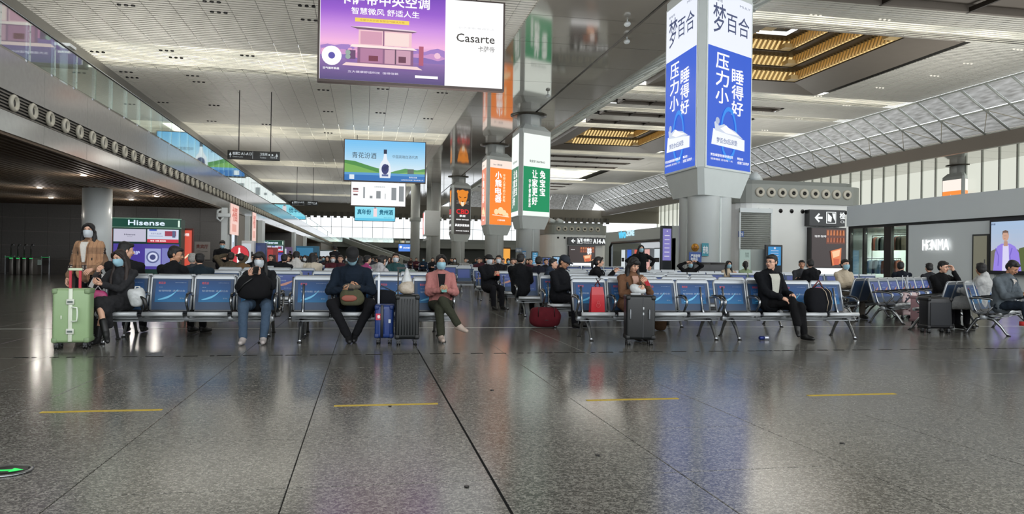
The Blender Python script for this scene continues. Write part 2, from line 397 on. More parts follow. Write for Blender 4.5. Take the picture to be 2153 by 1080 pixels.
# ---- ceilings made of slats
def in_rects(x0, x1, y, rects): return any(not (x1 < r[0] or x0 > r[1]) and r[2] < y < r[3] for r in rects)
def slat_ceiling(name, X0, X1, Y0, Y1, z, bands, holes, pitch, w_, seg):
    root = struct(MB_empty(name))
    q = MB(); y = Y0; vs = []; fs = []
    while y < Y1:
        bright = any(a <= y <= b_ for a, b_ in bands)
        ww = w_ * (.36 if bright else 1)
        x = X0
        while x < X1 - .1:
            xe = min(x + seg - .035, X1)
            if not in_rects(x, xe, y, holes):
                n = len(vs)
                vs += [(x, y, z), (xe, y, z), (xe, y + ww, z), (x, y + ww, z), (x, y, z + .05), (xe, y, z + .05), (xe, y + ww, z + .05), (x, y + ww, z + .05)]
                fs += [(n, n + 3, n + 2, n + 1), (n, n + 1, n + 5, n + 4), (n + 2, n + 3, n + 7, n + 6), (n + 4, n + 5, n + 6, n + 7)]
            x += seg
        y += pitch
    q.add(vs, fs, M_SLAT); o = q.build('slat_field', root); o['kind'] = 'stuff'
    # backing above, in strips with the roof light panels
    cuts = [Y0]
    for a, b_ in bands: cuts += [a, b_]
    cuts += [Y1]
    def strips(a, b_, mt, nm, zz):
        ys_ = sorted({a, b_} | {h[2] for h in holes if a < h[2] < b_} | {h[3] for h in holes if a < h[3] < b_})
        q = MB()
        for ya, yb in zip(ys_, ys_[1:]):
            ym = (ya + yb) / 2; hs = sorted((h[0], h[1]) for h in holes if h[2] < ym < h[3])
            x = X0
            for h in hs: q.box((x, ya, zz), (h[0], yb, zz + .05), mt); x = h[1]
            q.box((x, ya, zz), (X1, yb, zz + .05), mt)
        q.build(nm, root)
    for k in range(len(cuts) - 1):
        if cuts[k + 1] > cuts[k]: strips(cuts[k], cuts[k + 1], M_PANEL if k % 2 else M_BACK, 'light_panel' if k % 2 else 'backing_panel', z + (.30 if k % 2 else .55))
    return root
def MB_empty(name):
    o = bpy.data.objects.new(name, None); C.objects.link(o); return o
ZC, ZR = 17.2, 21.4
left_bands = [(28, 35), (61.5, 69.5), (97, 106.5), (131, 139), (163, 170), (197, 203)]
slat_ceiling('ceiling', -34, 10.2, -8, 232, ZC, left_bands, [], .46, .32, 1.8)
coffers = [(31.2, 52.5, 8, 31.5), (31.2, 52.5, 59.2, 82.4), (31.2, 52.5, 110.5, 133.6), (31.2, 52.5, 162, 185)]
slots = [(31.2, 70, 48.6, 52.6)] + [(31.2, 53, a, a + 2.6) for a in (38, 90.2, 97.8, 104, 141, 148.5, 156, 193, 200, 208)]
slat_ceiling('ceiling_right', 30, 66.4, -8, 232, ZR, [(55.8, 58.8), (83, 86.5), (95, 97), (106.8, 110), (134.5, 138.5), (158.8, 161.5), (186, 190)], coffers + slots, .46, .32, 1.8)

# polished soffit over the column row, with the dark slot
def soffit(nm, xa, xb, slot):
    r_ = struct(MB_empty(nm)); k = 0
    cuts = [xa, (xa + slot) / 2, slot - .12]; cr = [slot + .12, (xb + slot) / 2, xb]
    for a, b_ in ((xa, slot - .12), (slot + .12, xb)):
        q = MB(); q.box((a, -8, ZC - .12), (b_, 232, ZC + .25), M_SOFF); q.build('soffit_panel', r_)
    q = MB(); q.box((slot - .12, -8, ZC), (slot + .12, 232, ZC + .3), M_BLACK); q.build('slot', r_)
    q = MB()   # fine cross joints of the panels
    y = -6
    while y < 230: q.box((xa, y, ZC - .123), (slot - .12, y + .03, ZC - .12), hm('3c3833')); q.box((slot + .12, y, ZC - .123), (xb, y + .03, ZC - .12), hm('3c3833')); y += 6
    q.build('joints', r_); return r_
soffit('trim_1', 10.2, 22.2, 17.75)
soffit('trim_2', 73.0, 92.0, 79.0)
q = MB(); q.box((72.9, -8, 15.4), (73.5, 232, 17.05), mat('brown_fascia', (.19, .165, .14), .35)); struct(q.build('trim_10'))

# ---- slanted clerestory bands either side of the right hall and across its end
def clerestory(nm, xb, xt, y0, y1, pitch):
    r_ = struct(MB_empty(nm)); dx = xt - xb; dz = ZR - ZC
    s = 1 if dx > 0 else -1
    def pt(y, t, off=0): return V((xb + dx * t - s * off * dz / 6, y, ZC + dz * t - off * abs(dx) / 6))
    q = MB()
    for a, b_ in ((0.02, .49), (.51, .98)):
        q2 = MB(); g = .06
        q2.add([V((xb + dx * t, yy, ZC + dz * t)) for t, yy in ((a, g), (b_, g), (b_, pitch - g), (a, pitch - g))] , [(0, 1, 2, 3)], M_BAND)
        me = q2.mesh('pane'); y = y0
        while y < y1: o = bpy.data.objects.new('pane', me); o.location = (0, y, 0); C.objects.link(o); o.parent = r_; y += pitch
    m1 = MB(); m1.cyl(V((xb + dx * .0, 0, ZC)) - V((0, 0, .15)), V((xt, 0, ZR)) - V((0, 0, .15)), .13, M_MULL, n=8); me = m1.mesh('mullion'); y = y0
    while y <= y1 + .1: o = bpy.data.objects.new('mullion', me); o.location = (0, y, 0); C.objects.link(o); o.parent = r_; y += pitch
    m2 = MB()
    for t in (0, .5, 1): p = V((xb + dx * t, 0, ZC + dz * t - .12)); m2.box((p.x - .08, y0, p.z - .08), (p.x + .08, y1, p.z + .08), M_MULL)
    m2.build('rail', r_)
    q = MB(); y = y0; k = 0        # bracing seen behind the glass
    while y < y1:
        a = V((xb + dx * .03, y, ZC + dz * .03 - .03)); c = V((xb + dx * .47, y + pitch, ZC + dz * .47 - .03))
        if k % 2: a.y, c.y = c.y, a.y
        q.cyl(a, c, .035, hm('b8ae90', .4), n=5); y += pitch; k += 1
    q.build('bracing', r_)
clerestory('window_1', 22.2, 30.0, 10, 226, 3.5)
clerestory('window_2', 73.0, 66.4, 30, 226, 3.5)
r_ = struct(MB_empty('window_3'))
for i in range(9):
    xa = 26 + i * 4.9; q = MB(); q.quad((xa + .1, 231, ZC), (xa + 4.8, 231, ZC), (xa + 4.8, 224, ZR), (xa + .1, 224, ZR), M_BAND); q.build('pane', r_)
    q = MB(); q.cyl((xa, 230.8, ZC - .2), (xa, 223.8, ZR - .2), .13, M_MULL, n=6); q.build('mullion', r_)
q = MB(); q.box((10, 231.5, ZC - 2.2), (75, 232.5, ZC - .1), hm('6d675c', .5)); struct(q.build('trim_3'))
# ---- coffers and slot frames of the right hall ceiling
def coffer(nm, x0, x1, y0, y1, depth=True):
    r_ = struct(MB_empty(nm)); w1 = 3.0; z = ZR
    def ring(a, za, b_, zb, mt, nm2, lab=None):
        (ax0, ax1, ay0, ay1), (bx0, bx1, by0, by1) = a, b_
        A = [(ax0, ay0, za), (ax1, ay0, za), (ax1, ay1, za), (ax0, ay1, za)]; B = [(bx0, by0, zb), (bx1, by0, zb), (bx1, by1, zb), (bx0, by1, zb)]
        for i in range(4):
            q = MB(); q.quad(A[i], A[(i + 1) % 4], B[(i + 1) % 4], B[i], mt); o = q.build(nm2, r_)
    ring((x0, x1, y0, y1), z - .05, (x0, x1, y0, y1), z + .9, M_BROWN, 'frame_edge')
    ring((x0, x1, y0, y1), z - .05, (x0 + w1, x1 - w1 - 1.5, y0 + w1 * .7, y1 - w1), z + .55, M_BROWN, 'frame_panel')
    a = (x0 + w1, x1 - w1 - 1.5, y0 + w1 * .7, y1 - w1); zz = z + .55
    for k in range(3):
        c = (a[0] + 1.5, a[1] - 1.5, a[2] + 1.9, a[3] - 1.9); HR = 1.15
        ring(a, zz, a, zz + .14, hm('2c241b', .6), 'ledge'); ring(a, zz + .14, a, zz + HR, M_COVE, 'light_cove')
        e = (a[0] + .25, a[1] - .25, a[2] + .25, a[3] - .25)
        q = MB(); n = int((e[1] - e[0]) / .55)
        for i in range(n):
            x = e[0] + (i + .5) * .55
            for y in (e[2], e[3]): q.box((-.10, -.10, -.56), (.10, .10, .56), M_GOLD, Matrix.Translation((x, y, zz + .62)) @ Matrix.Rotation(R(28), 4, 'Y'))
        n = int((e[3] - e[2]) / .55)
        for i in range(n):
            y = e[2] + (i + .5) * .55
            for x in (e[0], e[1]): q.box((-.10, -.10, -.56), (.10, .10, .56), M_GOLD, Matrix.Translation((x, y, zz + .62)) @ Matrix.Rotation(R(28), 4, 'X'))
        o = q.build('louvre', r_); o['kind'] = 'stuff'
        ring(a, zz + HR, c, zz + HR, hm('3a2d1e', .6), 'tread')
        q = MB()
        for (xx, yy) in ((a[0], a[2]), (a[1], a[2]), (a[1], a[3]), (a[0], a[3])):
            sx = 1 if xx == a[0] else -1; sy = 1 if yy == a[2] else -1
            q.box((min(xx, xx + sx * 1.3), min(yy, yy + sy * 1.3), zz + .1), (max(xx, xx + sx * 1.3), max(yy, yy + sy * 1.3), zz + .55), hm('d8bd88', .5))
        q.build('corner_block', r_)
        a = c; zz += HR
    q = MB(); q.box((a[0], a[2], zz + .4), (a[1], a[3], zz + .5), hm('57503f', .6)); q.build('top_panel', r_)
for i, c_ in enumerate(coffers[1:3]): coffer('trim_%d' % (5 + i), *c_)
for h in (coffers[0], coffers[3]):
    q = MB(); q.box((h[0], h[2], ZR + .6), (h[1], h[3], ZR + .7), M_PANEL); struct(q.build('trim_8'))
for h in slots:
    r_ = struct(MB_empty('trim_9')); q = MB(); f = .35
    q.box((h[0], h[2], ZR - .06), (h[1], h[2] + f, ZR + .5), M_BROWN); q.box((h[0], h[3] - f, ZR - .06), (h[1], h[3], ZR + .5), M_BROWN)
    q.box((h[0], h[2], ZR - .06), (h[0] + f, h[3], ZR + .5), M_BROWN); q.box((h[1] - f, h[2], ZR - .06), (h[1], h[3], ZR + .5), M_BROWN); q.build('frame', r_)
    q = MB(); q.box((h[0], h[2], ZR + .5), (h[1], h[3], ZR + .6), M_BROWN); q.build('inner_panel', r_)
    q = MB()
    for i in range(1, 5): xx = h[0] + (h[1] - h[0]) * i / 5; q.box((xx - .1, h[2], ZR - .08), (xx + .1, h[3], ZR + .3), hm('2c241b', .6))
    q.build('divider', r_)

# ---- left: mezzanine slab, fascia, recesses
XF = -9.0
fas = struct(MB_empty('trim_20'))
q = MB(); q.box((-34, 3, 4.35), (XF - .05, 232, 6.25), hm('5a5650', .6)); q.build('slab', fas)
me1 = None
def slab_panel(z0, z1, L, nm, mt=M_FASCIA):
    q = MB(); q.box((XF - .05, .012, z0), (XF, L - .012, z1), mt); return q.mesh(nm)
up_m = slab_panel(5.33, 6.33, 3.4, 'fascia_panel'); lo_m = slab_panel(4.27, 4.80, 3.4, 'fascia_panel')
y = 3.3
while y < 232:
    for me in (up_m, lo_m): o = bpy.data.objects.new('fascia_panel', me); o.location = (0, y, 0); C.objects.link(o); o.parent = fas
    y += 3.4
q = MB()
for k in range(6): q.box((XF - .04, 3, 4.815 + k * .085), (XF - .01, 232, 4.855 + k * .085), hm('77736c', .4, metal=.5))
q.build('grille', fas)
q = MB(); q.box((XF - .08, 3, 4.8), (XF - .045, 232, 5.33), hm('1c1b1a', .6)); q.build('grille_backing', fas)
# ring nozzles along the grille
q = MB(); Mz = Matrix.Rotation(R(90), 4, 'Y')
q.lathe([(.13, -.04), (.215, -.02), (.225, .05), (.19, .09), (.13, .07), (.11, -.02), (.0, -.03)], mat('nozzle_cream', hexc('#c9c4b4'), .4), n=20, M=Mz)
q.lathe([(.0, .0), (.10, .0), (.10, .03), (.0, .035)], M_DKMETAL, n=14, M=Mz)
nm_ = q.mesh('air_nozzle'); y = 19.45; k = 0
while y < 225:
    o = bpy.data.objects.new('air_nozzle', nm_); o.location = (XF, y, 5.07); C.objects.link(o); o.parent = fas
    y += 1.15
# glass balustrade on the slab
bal = thing('glass_balustrade', 'glass balustrade with steel posts along the mezzanine edge above the stone fascia', 'balustrade', (XF, 0, 6.33))
q = MB(); q.box((-.012, .03, .06), (.012, 1.67, 1.08), M_GLASSG); pm = q.mesh('glass_panel')
q = MB(); q.box((-.10, -.025, 0), (-.05, .025, 1.12), M_CHROME); q.box((-.05, -.02, .25), (-.01, .02, .29), M_CHROME); q.box((-.05, -.02, .85), (-.01, .02, .89), M_CHROME); pom = q.mesh('post')
y = 4.0; n = 0
while y < 230:
    for me, nm2 in ((pm, 'glass_panel'), (pom, 'post')): o = bpy.data.objects.new(nm2, me); o.location = (0, y, 0); C.objects.link(o); o.parent = bal
    y += 1.7
q = MB(); q.tube([(0, 3, 1.13), (0, 231, 1.13)], .03, M_CHROME, n=6); q.build('handrail', bal)
# underside slats of the mezzanine
q = MB(); x = -34.0
while x < XF - .1: q.box((x, 3, 4.20), (x + .11, 232, 4.32), M_WOOD); x += .27
o = q.build('ceiling_mezzanine'); o['kind'] = 'structure'
# blocks between the recesses (dark tiled end walls facing the camera)
WALLX0 = -34
def recess_wall(nm, yw, yend, tiles=True):
    r_ = struct(MB_empty(nm))
    q = MB(); q.box((WALLX0, yw + .03, 0), (XF + .0, yend, 4.2), hm('9a958d', .5)); q.build('wall_body', r_)
    w_, h_ = 1.25, .84; tme = MB(); tme.box((.008, -.0, .008), (w_ - .008, .03, h_ - .008), M_TILE); me = tme.mesh('wall_tile')
    if not tiles: return r_
    for j in range(5):
        for i in range(20):
            x = XF - (i + 1) * w_
            o = bpy.data.objects.new('wall_tile', me); o.location = (x, yw, j * h_); C.objects.link(o); o.parent = r_
    return r_
recess_wall('wall_left', 50.8, 69.6); recess_wall('wall_left_2', 97.7, 118.0); recess_wall('wall_left_3', 161, 232, False)
q = MB(); q.box((-34.3, -8, 0), (-34, 232, 4.3), M_TILE); struct(q.build('wall_left_4'))
# cladding pilasters on the block fronts
for k, (ya, yb) in enumerate(((50.9, 53.0), (60.5, 62.0), (67.6, 69.5), (97.8, 100), (115.5, 118))):
    q = MB(); q.box((XF, ya, 0), (XF + .35, yb, 4.27), M_WHITE); struct(q.build('trim_%d' % (30 + k)))
# mezzanine back wall with shop fronts behind the glass
q = MB(); q.box((-22.5, 3, 6.25), (-22, 232, 11.5), hm('8a7f70', .5)); q.box((-22.5, 3, 11.5), (-21.9, 232, 17.3), hm('7c7a74', .4)); struct(q.build('wall_mezzanine'))
shopcols = ['c9b48c', 'd8d4c4', '6f5a45', 'b99a6a', 'e8e0cc', '8c9c98']
for k in range(26):
    y = 14 + k * 6.4
    q = MB(); q.box((-21.98, y, 6.4), (-21.7, y + 4.6, 9.4), em(shopcols[k % 6], .55)); q.box((-21.7, y + .1, 6.6), (-21.65, y + 1.1, 9.0), M_BLACK); q.box((-21.7, y + 2.6, 7.6), (-21.66, y + 4.2, 8.9), em('f2f2ea', .8))
    tag(q.build('mezzanine_shopfront'), 'lit shopfront upstairs behind the glass balustrade', 'shopfront', 'lit shopfronts along the upper floor')
for k, y in enumerate((22.6, 29.5)):
    q = MB(); q.cyl((-10.6, y, 6.25), (-10.6, y, 8.6), .13, M_WHITE, n=16); q.box((-10.9, y - .3, 8.5), (-10.3, y + .3, 8.6), M_WHITE); tag(q.build('slim_post'), 'slim white post on the mezzanine behind the glass, ' + ('nearer' if k == 0 else 'farther') + ' one', 'post')

# round white column under the mezzanine
q = MB(); p = atY(203.5, 500, 37.9)
t = thing('round_column', 'thick white round column left of the green-topped appliance booth', 'column', (p.x, p.y, 0))
q.cyl((0, 0, 0), (0, 0, 4.25), .62, M_WHITE, n=32); q.build('shaft', t); q = MB(); q.cyl((0, 0, 0), (0, 0, .16), .66, M_CHROME, n=32); q.build('base_ring', t)

# ---- the end of the hall
END = 230.0
q = MB(); q.box((-34, END, 13.4), (92, END + .6, 17.2), hm('8d877a', .5)); struct(q.build('wall_back'))
q = MB(); x = -34.0
while x < 76: q.box((x, END - .8, 12.9), (x + .9, END, 14.6), hm('6d6a62', .6)); x += 1.9
o = q.build('trim_40'); o['kind'] = 'structure'
r_ = struct(MB_empty('window_4')); x = -34.0
q = MB(); q.box((-34, END + .2, 7.2), (76, END + .25, 13.4), mat('hazy_window', (.9, .95, 1), .4, emit=1.35)); q.build('pane', r_)
q = MB()
while x < 76: q.box((x, END, 7.2), (x + .12, END + .2, 13.4), M_MULL); x += 3.0
q.box((-34, END, 10.2), (76, END + .2, 10.32), M_MULL); q.build('mullion', r_)
q = MB(); q.box((-34, END - 14, 4.6), (76, END, 5.2), hm('9b9c96', .4)); q.box((-34, END - 14.1, 4.2), (76, END - 14, 5.6), hm('8f948f', .4)); struct(q.build('trim_41'))
q = MB(); q.box((-34, END, 0), (92, END + .5, 7.2), hm('8b8f8a', .5)); struct(q.build('wall_back_lower'))
q = MB(); q.box((-10, END - 14.2, 5.6), (10, END - 14.15, 6.8), M_GLASSG); tag(q.build('far_balustrade'), 'greenish glass balustrade on the far end mezzanine', 'balustrade')
for k in range(14):
    x = -9 + k * 1.6; q = MB(); q.box((x, END - 1.5, 5.2), (x + 1.2, END - .6, 7.0), em(['e8dcc0', 'a9b8b4', 'd8d8d0', '9a7f5e'][k % 4], .7)); q.box((x, END - 1.6, 6.5), (x + 1.2, END - 1.5, 7.0), hm('5b5650'))
    tag(q.build('far_kiosk'), 'small lit kiosk on the far end mezzanine', 'kiosk', 'kiosks on the far mezzanine')
# escalator rising at the far end
t = thing('escalator', 'long pale escalator descending from the far mezzanine to the hall floor', 'escalator', (0, 0, 0))
A = atY(728, 505, 215); B = atY(855, 551, 170); B.z = 0.66; A.z = 6.2
for s_ in (-.9, .9):
    q = MB(); q.box((0, -.12, -.7), (1, .12, .6), hm('c3c8c4', .3)); o = q.build('side_panel', t)
    d = B - A; L = d.length; o.matrix_local = Matrix.Translation(A + V((s_, 0, 0))) @ d.to_track_quat('X', 'Z').to_matrix().to_4x4() @ Matrix.Diagonal((L, 1, 1, 1))
q = MB()
for i in range(40): p = A.lerp(B, i / 40); q.box((p.x - .8, p.y - .6, p.z - .35), (p.x + .8, p.y + .6, p.z - .2), hm('5a5c5c', .5))
q.build('steps', t)

# ---- right: window wall beyond the far soffit
r_ = struct(MB_empty('window_5'))
q = MB(); q.box((92, 20, 0), (92.1, 232, 17.2), mat('bright_window', hexc('#e9ecdf'), .4, emit=.9)); q.build('pane', r_)
y = 20
q = MB(); q.box((-.25, -.14, 0), (0, .14, 17.2), M_MULL); me = q.mesh('mullion')
while y < 232: o = bpy.data.objects.new('mullion', me); o.location = (92, y, 0); C.objects.link(o); o.parent = r_; y += 3.2
q = MB()
for z in (4, 8, 12): q.box((91.8, 20, z), (92, 232, z + .15), M_MULL)
q.build('transom', r_)
# ================================================================== CLUSTERED COLUMNS WITH THREE-SIDED LIGHT BOXES
LP = 4.8; CXX = 17.4
def light_box_column(y, label_col, label_box, paint, x=CXX, zb=(4.6, 6.0, 14.8, 15.9), L=LP):
    t = thing('clustered_column', label_col, 'column', (x, y, 0))
    for k in range(3):
        a = R(90 + 120 * k + 30); q = MB(); q.cyl((.62 * cos(a), .62 * sin(a), 0), (.62 * cos(a), .62 * sin(a), ZC), .80, M_WHITE, n=28); q.build('shaft', t)
    q = MB()
    for k in range(3):
        a = R(90 + 120 * k - 30); q.box((-.06, -.06, 0), (.06, .06, 15.8), M_GREYBOX, Matrix.Translation((0.94 * cos(a), 0.94 * sin(a), 0)) @ Matrix.Rotation(a, 4, 'Z'))
    q.build('cover_strip', t)
    q = MB(); q.lathe([(1.2, 15.9), (1.28, 15.9), (1.28, 17.0), (1.2, 17.0)], M_WHITE, n=28); q.build('neck', t)
    q = MB(); q.lathe([(1.28, 16.99), (2.0, 16.99), (2.0, 17.1), (1.28, 17.1)], hm('4a463e', .3, metal=.5), n=28); q.build('collar', t)
    # box
    bx = thing('light_box', label_box, 'light box', (x, y, 0))
    ap = L / (2 * math.sqrt(3)); ch = .34
    def tri(Lf, chf):
        P = []; c0 = [V((-Lf / (2 * math.sqrt(3)), -Lf / 2, 0)), V((Lf / math.sqrt(3), 0, 0)), V((-Lf / (2 * math.sqrt(3)), Lf / 2, 0))]
        for i in range(3):
            a, b_, c = c0[i - 1], c0[i], c0[(i + 1) % 3]
            P += [b_ + (a - b_).normalized() * chf, b_ + (c - b_).normalized() * chf]
        return P, c0
    T, c0 = tri(L, ch); Tb, _ = tri(L * .80, ch); Tt, _ = tri(L * .72, ch)
    z0, z1, z2, z3 = zb
    def ringz(P, z): return [(p.x, p.y, z) for p in P]
    q = MB(); q.loft([ringz(Tb, z0), ringz(T, z1 - .05), ringz(T, z2 + .05), ringz(T, z2 + .5), ringz(Tt, z3)], M_GREYBOX, smooth=False); q.build('casing', bx)
    # faces: left (c0[2]->c0[0]) facing -x, right (c0[0]->c0[1]) facing camera, rear
    faces = [(c0[2], c0[0]), (c0[0], c0[1]), (c0[1], c0[2])]
    for k, (a, b_) in enumerate(faces):
        d = (b_ - a).normalized(); o = a + d * (ch + .12); W = L - 2 * (ch + .12); H = z2 - z1
        o = V((o.x, o.y, z1)); nrm = d.cross(V((0, 0, 1)))
        # frame
        s = Sheet(o + nrm * .05, d, (0, 0, 1), W, H, .0045)
        q = MB(); Mx = Matrix((( d.x, nrm.x, 0, o.x), (d.y, nrm.y, 0, o.y), (0, 0, 1, o.z), (0, 0, 0, 1)))
        q.box((-.10, -.02, -.10), (W + .10, .045, H + .10), M_GREYBOX, Mx); q.build('panel_frame', bx)
        paint(s, k); s.build('advertisement', bx)
    return bx

BLUE = em('2f5fd0', 1.0); WHITE_E = em('ffffff', 1.05); NAVY = em('3d4a66', .8)
def paint_blue(s, k):
    s.rect(0, 0, 1, 1, em('eef3ff', 1.0)); s.rect(0, 0, 1, .68, em('2d5cd2', 1.0))
    s.text('梦', .10, .76, .38, .93, em('4a5680', .8), .004); s.text('百合', .40, .785, .93, .90, em('4a5680', .8), .004)
    s.text('MLILY', .70, .955, .95, .967, em('8890a8', .8), .01); s.text('健 睡 眠', .10, .94, .3, .955, em('8890a8', .8), .01)
    s.vtext('压力小', .17, .36, .46, .655, WHITE_E, .018); s.vtext('睡得好', .53, .31, .80, .59, WHITE_E, .018)
    s.ring(.47, .20, .155, .185, em('2b8df0', 1.0), 0, 360, 30, ky=s.w / s.h * 1.9)
    s.poly([(.08, .125), (.84, .115), (.84, .18), (.12, .215)], em('f4f8ff', 1.0))
    # resting figure on the mattress
    sk = em('d8e2f4', .9); s.ell = None
    s.poly([(.16, .205), (.14, .25), (.20, .265), (.24, .235), (.36, .25), (.45, .235), (.62, .22), (.80, .185), (.60, .19), (.3, .20)], sk)
    s.disc(.21, .262, .045, em('b9c6e2', .9)); s.poly([(.27, .22), (.40, .245), (.5, .225), (.7, .20), (.4, .20)], em('ffffff', 1))
    s.text('梦百合0压床垫', .19, .137, .66, .168, em('8d9cc4', .8), .02)
    s.text('梦百合家居科技股份有限公司', .06, .058, .56, .074, WHITE_E, .02); s.text('健康睡眠 舒适每一天', .06, .036, .56, .048, WHITE_E, .0)
    s.text('零压床垫', .66, .058, .80, .072, WHITE_E, .02); s.text('全国门店同步', .66, .034, .94, .050, WHITE_E, .02)
light_box_column(37.2, 'nearest thick clustered white column, carrying the big blue advertising box', 'three-sided light box with blue and white bedding advertisements, nearest and largest', paint_blue)
def paint_green(s, k):
    s.rect(0, 0, 1, 1, em('f6fff8', 1.0)); s.rect(.0, .055, 1, .60, em('0f8f5d', 1.0) if k == 1 else em('2f7d5c', .8))
    s.text('兔宝宝TUBAOBAO', .22, .655, .80, .685, em('55605c', .8), .02)
    s.vtext('让家更好', .33, .13, .53, .57, WHITE_E, .03); s.vtext('兔宝宝', .62, .25, .82, .57, WHITE_E, .03)
    s.vtext('守护健康家居', .20, .10, .28, .45, WHITE_E, .02)
light_box_column(81.7, 'thick clustered column under the green and white light box', 'three-sided light box with a green panel under a white one', paint_green)
def paint_orange(s, k):
    s.rect(0, 0, 1, 1, em('ffe9dd', 1.0)); s.rect(0, 0, 1, .88, em('ff8a33', 1.0) if k == 1 else em('f08a6a', .9))
    s.text('Bear 小熊电器', .15, .915, .55, .945, em('9a9a9a', .8), .02)
    s.vtext('小熊电器', .24, .34, .52, .83, WHITE_E, .035); s.vtext('年轻人喜欢的小家电', .60, .36, .70, .80, em('fff3c8', 1), .02)
    for x, y, r in ((.30, .20, .10), (.5, .22, .13), (.66, .19, .10), (.78, .16, .08)): s.disc(x, y, r, em('ffe2b0', 1), n=14)
    s.stroke([(.12, .15), (.9, .13)], .10, em('fff0d8', 1)); s.text('小熊电器', .35, .06, .7, .085, WHITE_E, .02)
light_box_column(104.0, 'thick clustered column under the orange light box', 'three-sided light box with orange advertisement and white lettering', paint_orange)
def paint_cat(s, k):
    s.rect(0, 0, 1, 1, em('3a3736', .8))
    O = em('e88a2a', 1.0); D = em('5a2c0c', .8)
    s.poly([(.18, .93), (.5, .97), (.82, .93), (.80, .80), (.68, .66), (.5, .60), (.32, .66), (.20, .80)], O)
    s.disc(.22, .92, .08, O); s.disc(.78, .92, .08, O); s.poly([(.38, .70), (.62, .70), (.56, .61), (.44, .61)], em('f7e6c8', 1))
    s.poly([(.26, .82), (.42, .80), (.40, .785), (.28, .80)], D); s.poly([(.74, .82), (.58, .80), (.60, .785), (.72, .80)], D); s.poly([(.45, .72), (.55, .72), (.5, .69)], D)
    for i in range(3): s.stroke([(.36, .70 - i * .012), (.12, .72 - i * .03)], .03, em('e8e0d0', .8)); s.stroke([(.64, .70 - i * .012), (.88, .72 - i * .03)], .03, em('e8e0d0', .8))
    s.text('CBD', .12, .44, .88, .54, em('e02a30', 1.0), .04); s.text('家居', .32, .375, .68, .42, WHITE_E, .03)
    s.text('国际家居  软床专业品牌', .12, .305, .88, .33, WHITE_E, .03); s.text('真皮沙发软床', .05, .17, .92, .22, WHITE_E, .05); s.text('招商加盟 欢迎垂询', .1, .06, .9, .085, WHITE_E, .02)
light_box_column(146.0, 'clustered column under the dark light box with the big cat head', 'dark three-sided light box with an orange big cat head and red letters', paint_cat)
# further columns of the row on the far right soffit
def paint_orange2(s, k):
    s.rect(0, 0, 1, 1, em('fff4ea', 1.0)); s.rect(0, 0, 1, .80, em('ff9440', 1.0)); s.vtext('小熊电器', .3, .2, .6, .74, WHITE_E, .03)
light_box_column(104.6, 'far clustered column beyond the white shop roof on the right', 'orange and white light box showing above the white shop roof on the right', paint_orange2, x=93.5 - 1.5)
# plain grey columns with bracket and side advertisement, near the hall end
for k, (u, yy) in enumerate(((872, 165), (905, 172), (915, 160))):
    p = atY(u, 540, yy); t = thing('grey_column', 'plain grey round column %s in the cluster left of the dark light box' % ('leftmost', 'at the back', 'rightmost')[k], 'column', (p.x, p.y, 0))
    q = MB(); q.cyl((0, 0, 0), (0, 0, 17.1), 1.0, M_WHITE, n=20); q.build('shaft', t); q = MB(); q.cyl((0, 0, 9.2), (0, 0, 10.0), 1.25, M_GREYBOX, n=20); q.build('band', t)
p0 = atY(893, 495, 150); p1 = atY(925, 443, 150)
t = thing('side_light_box', 'grey hanging box with a narrow red and white advertisement on its left side', 'light box', (p0.x, 150, 0))
q = MB(); q.box((0, 0, p0.z), (p1.x - p0.x, 5, p1.z), M_GREYBOX); q.build('casing', t)
s = Sheet((-.03, 5, p0.z + .3), (0, -1, 0), (0, 0, 1), 5, p1.z - p0.z - .6, .01); s.rect(0, 0, 1, 1, em('fff0f0', 1.0)); s.poly([(0, 0), (.6, 0), (.35, .5), (.5, 1), (0, 1)], em('e87068', 1)); s.build('advertisement', t)
q = MB(); q.box((.3, 1, p1.z - p0.z - .1), (.8, 9, p1.z - p0.z + .3), M_GREYBOX); q.build('bracket', t)

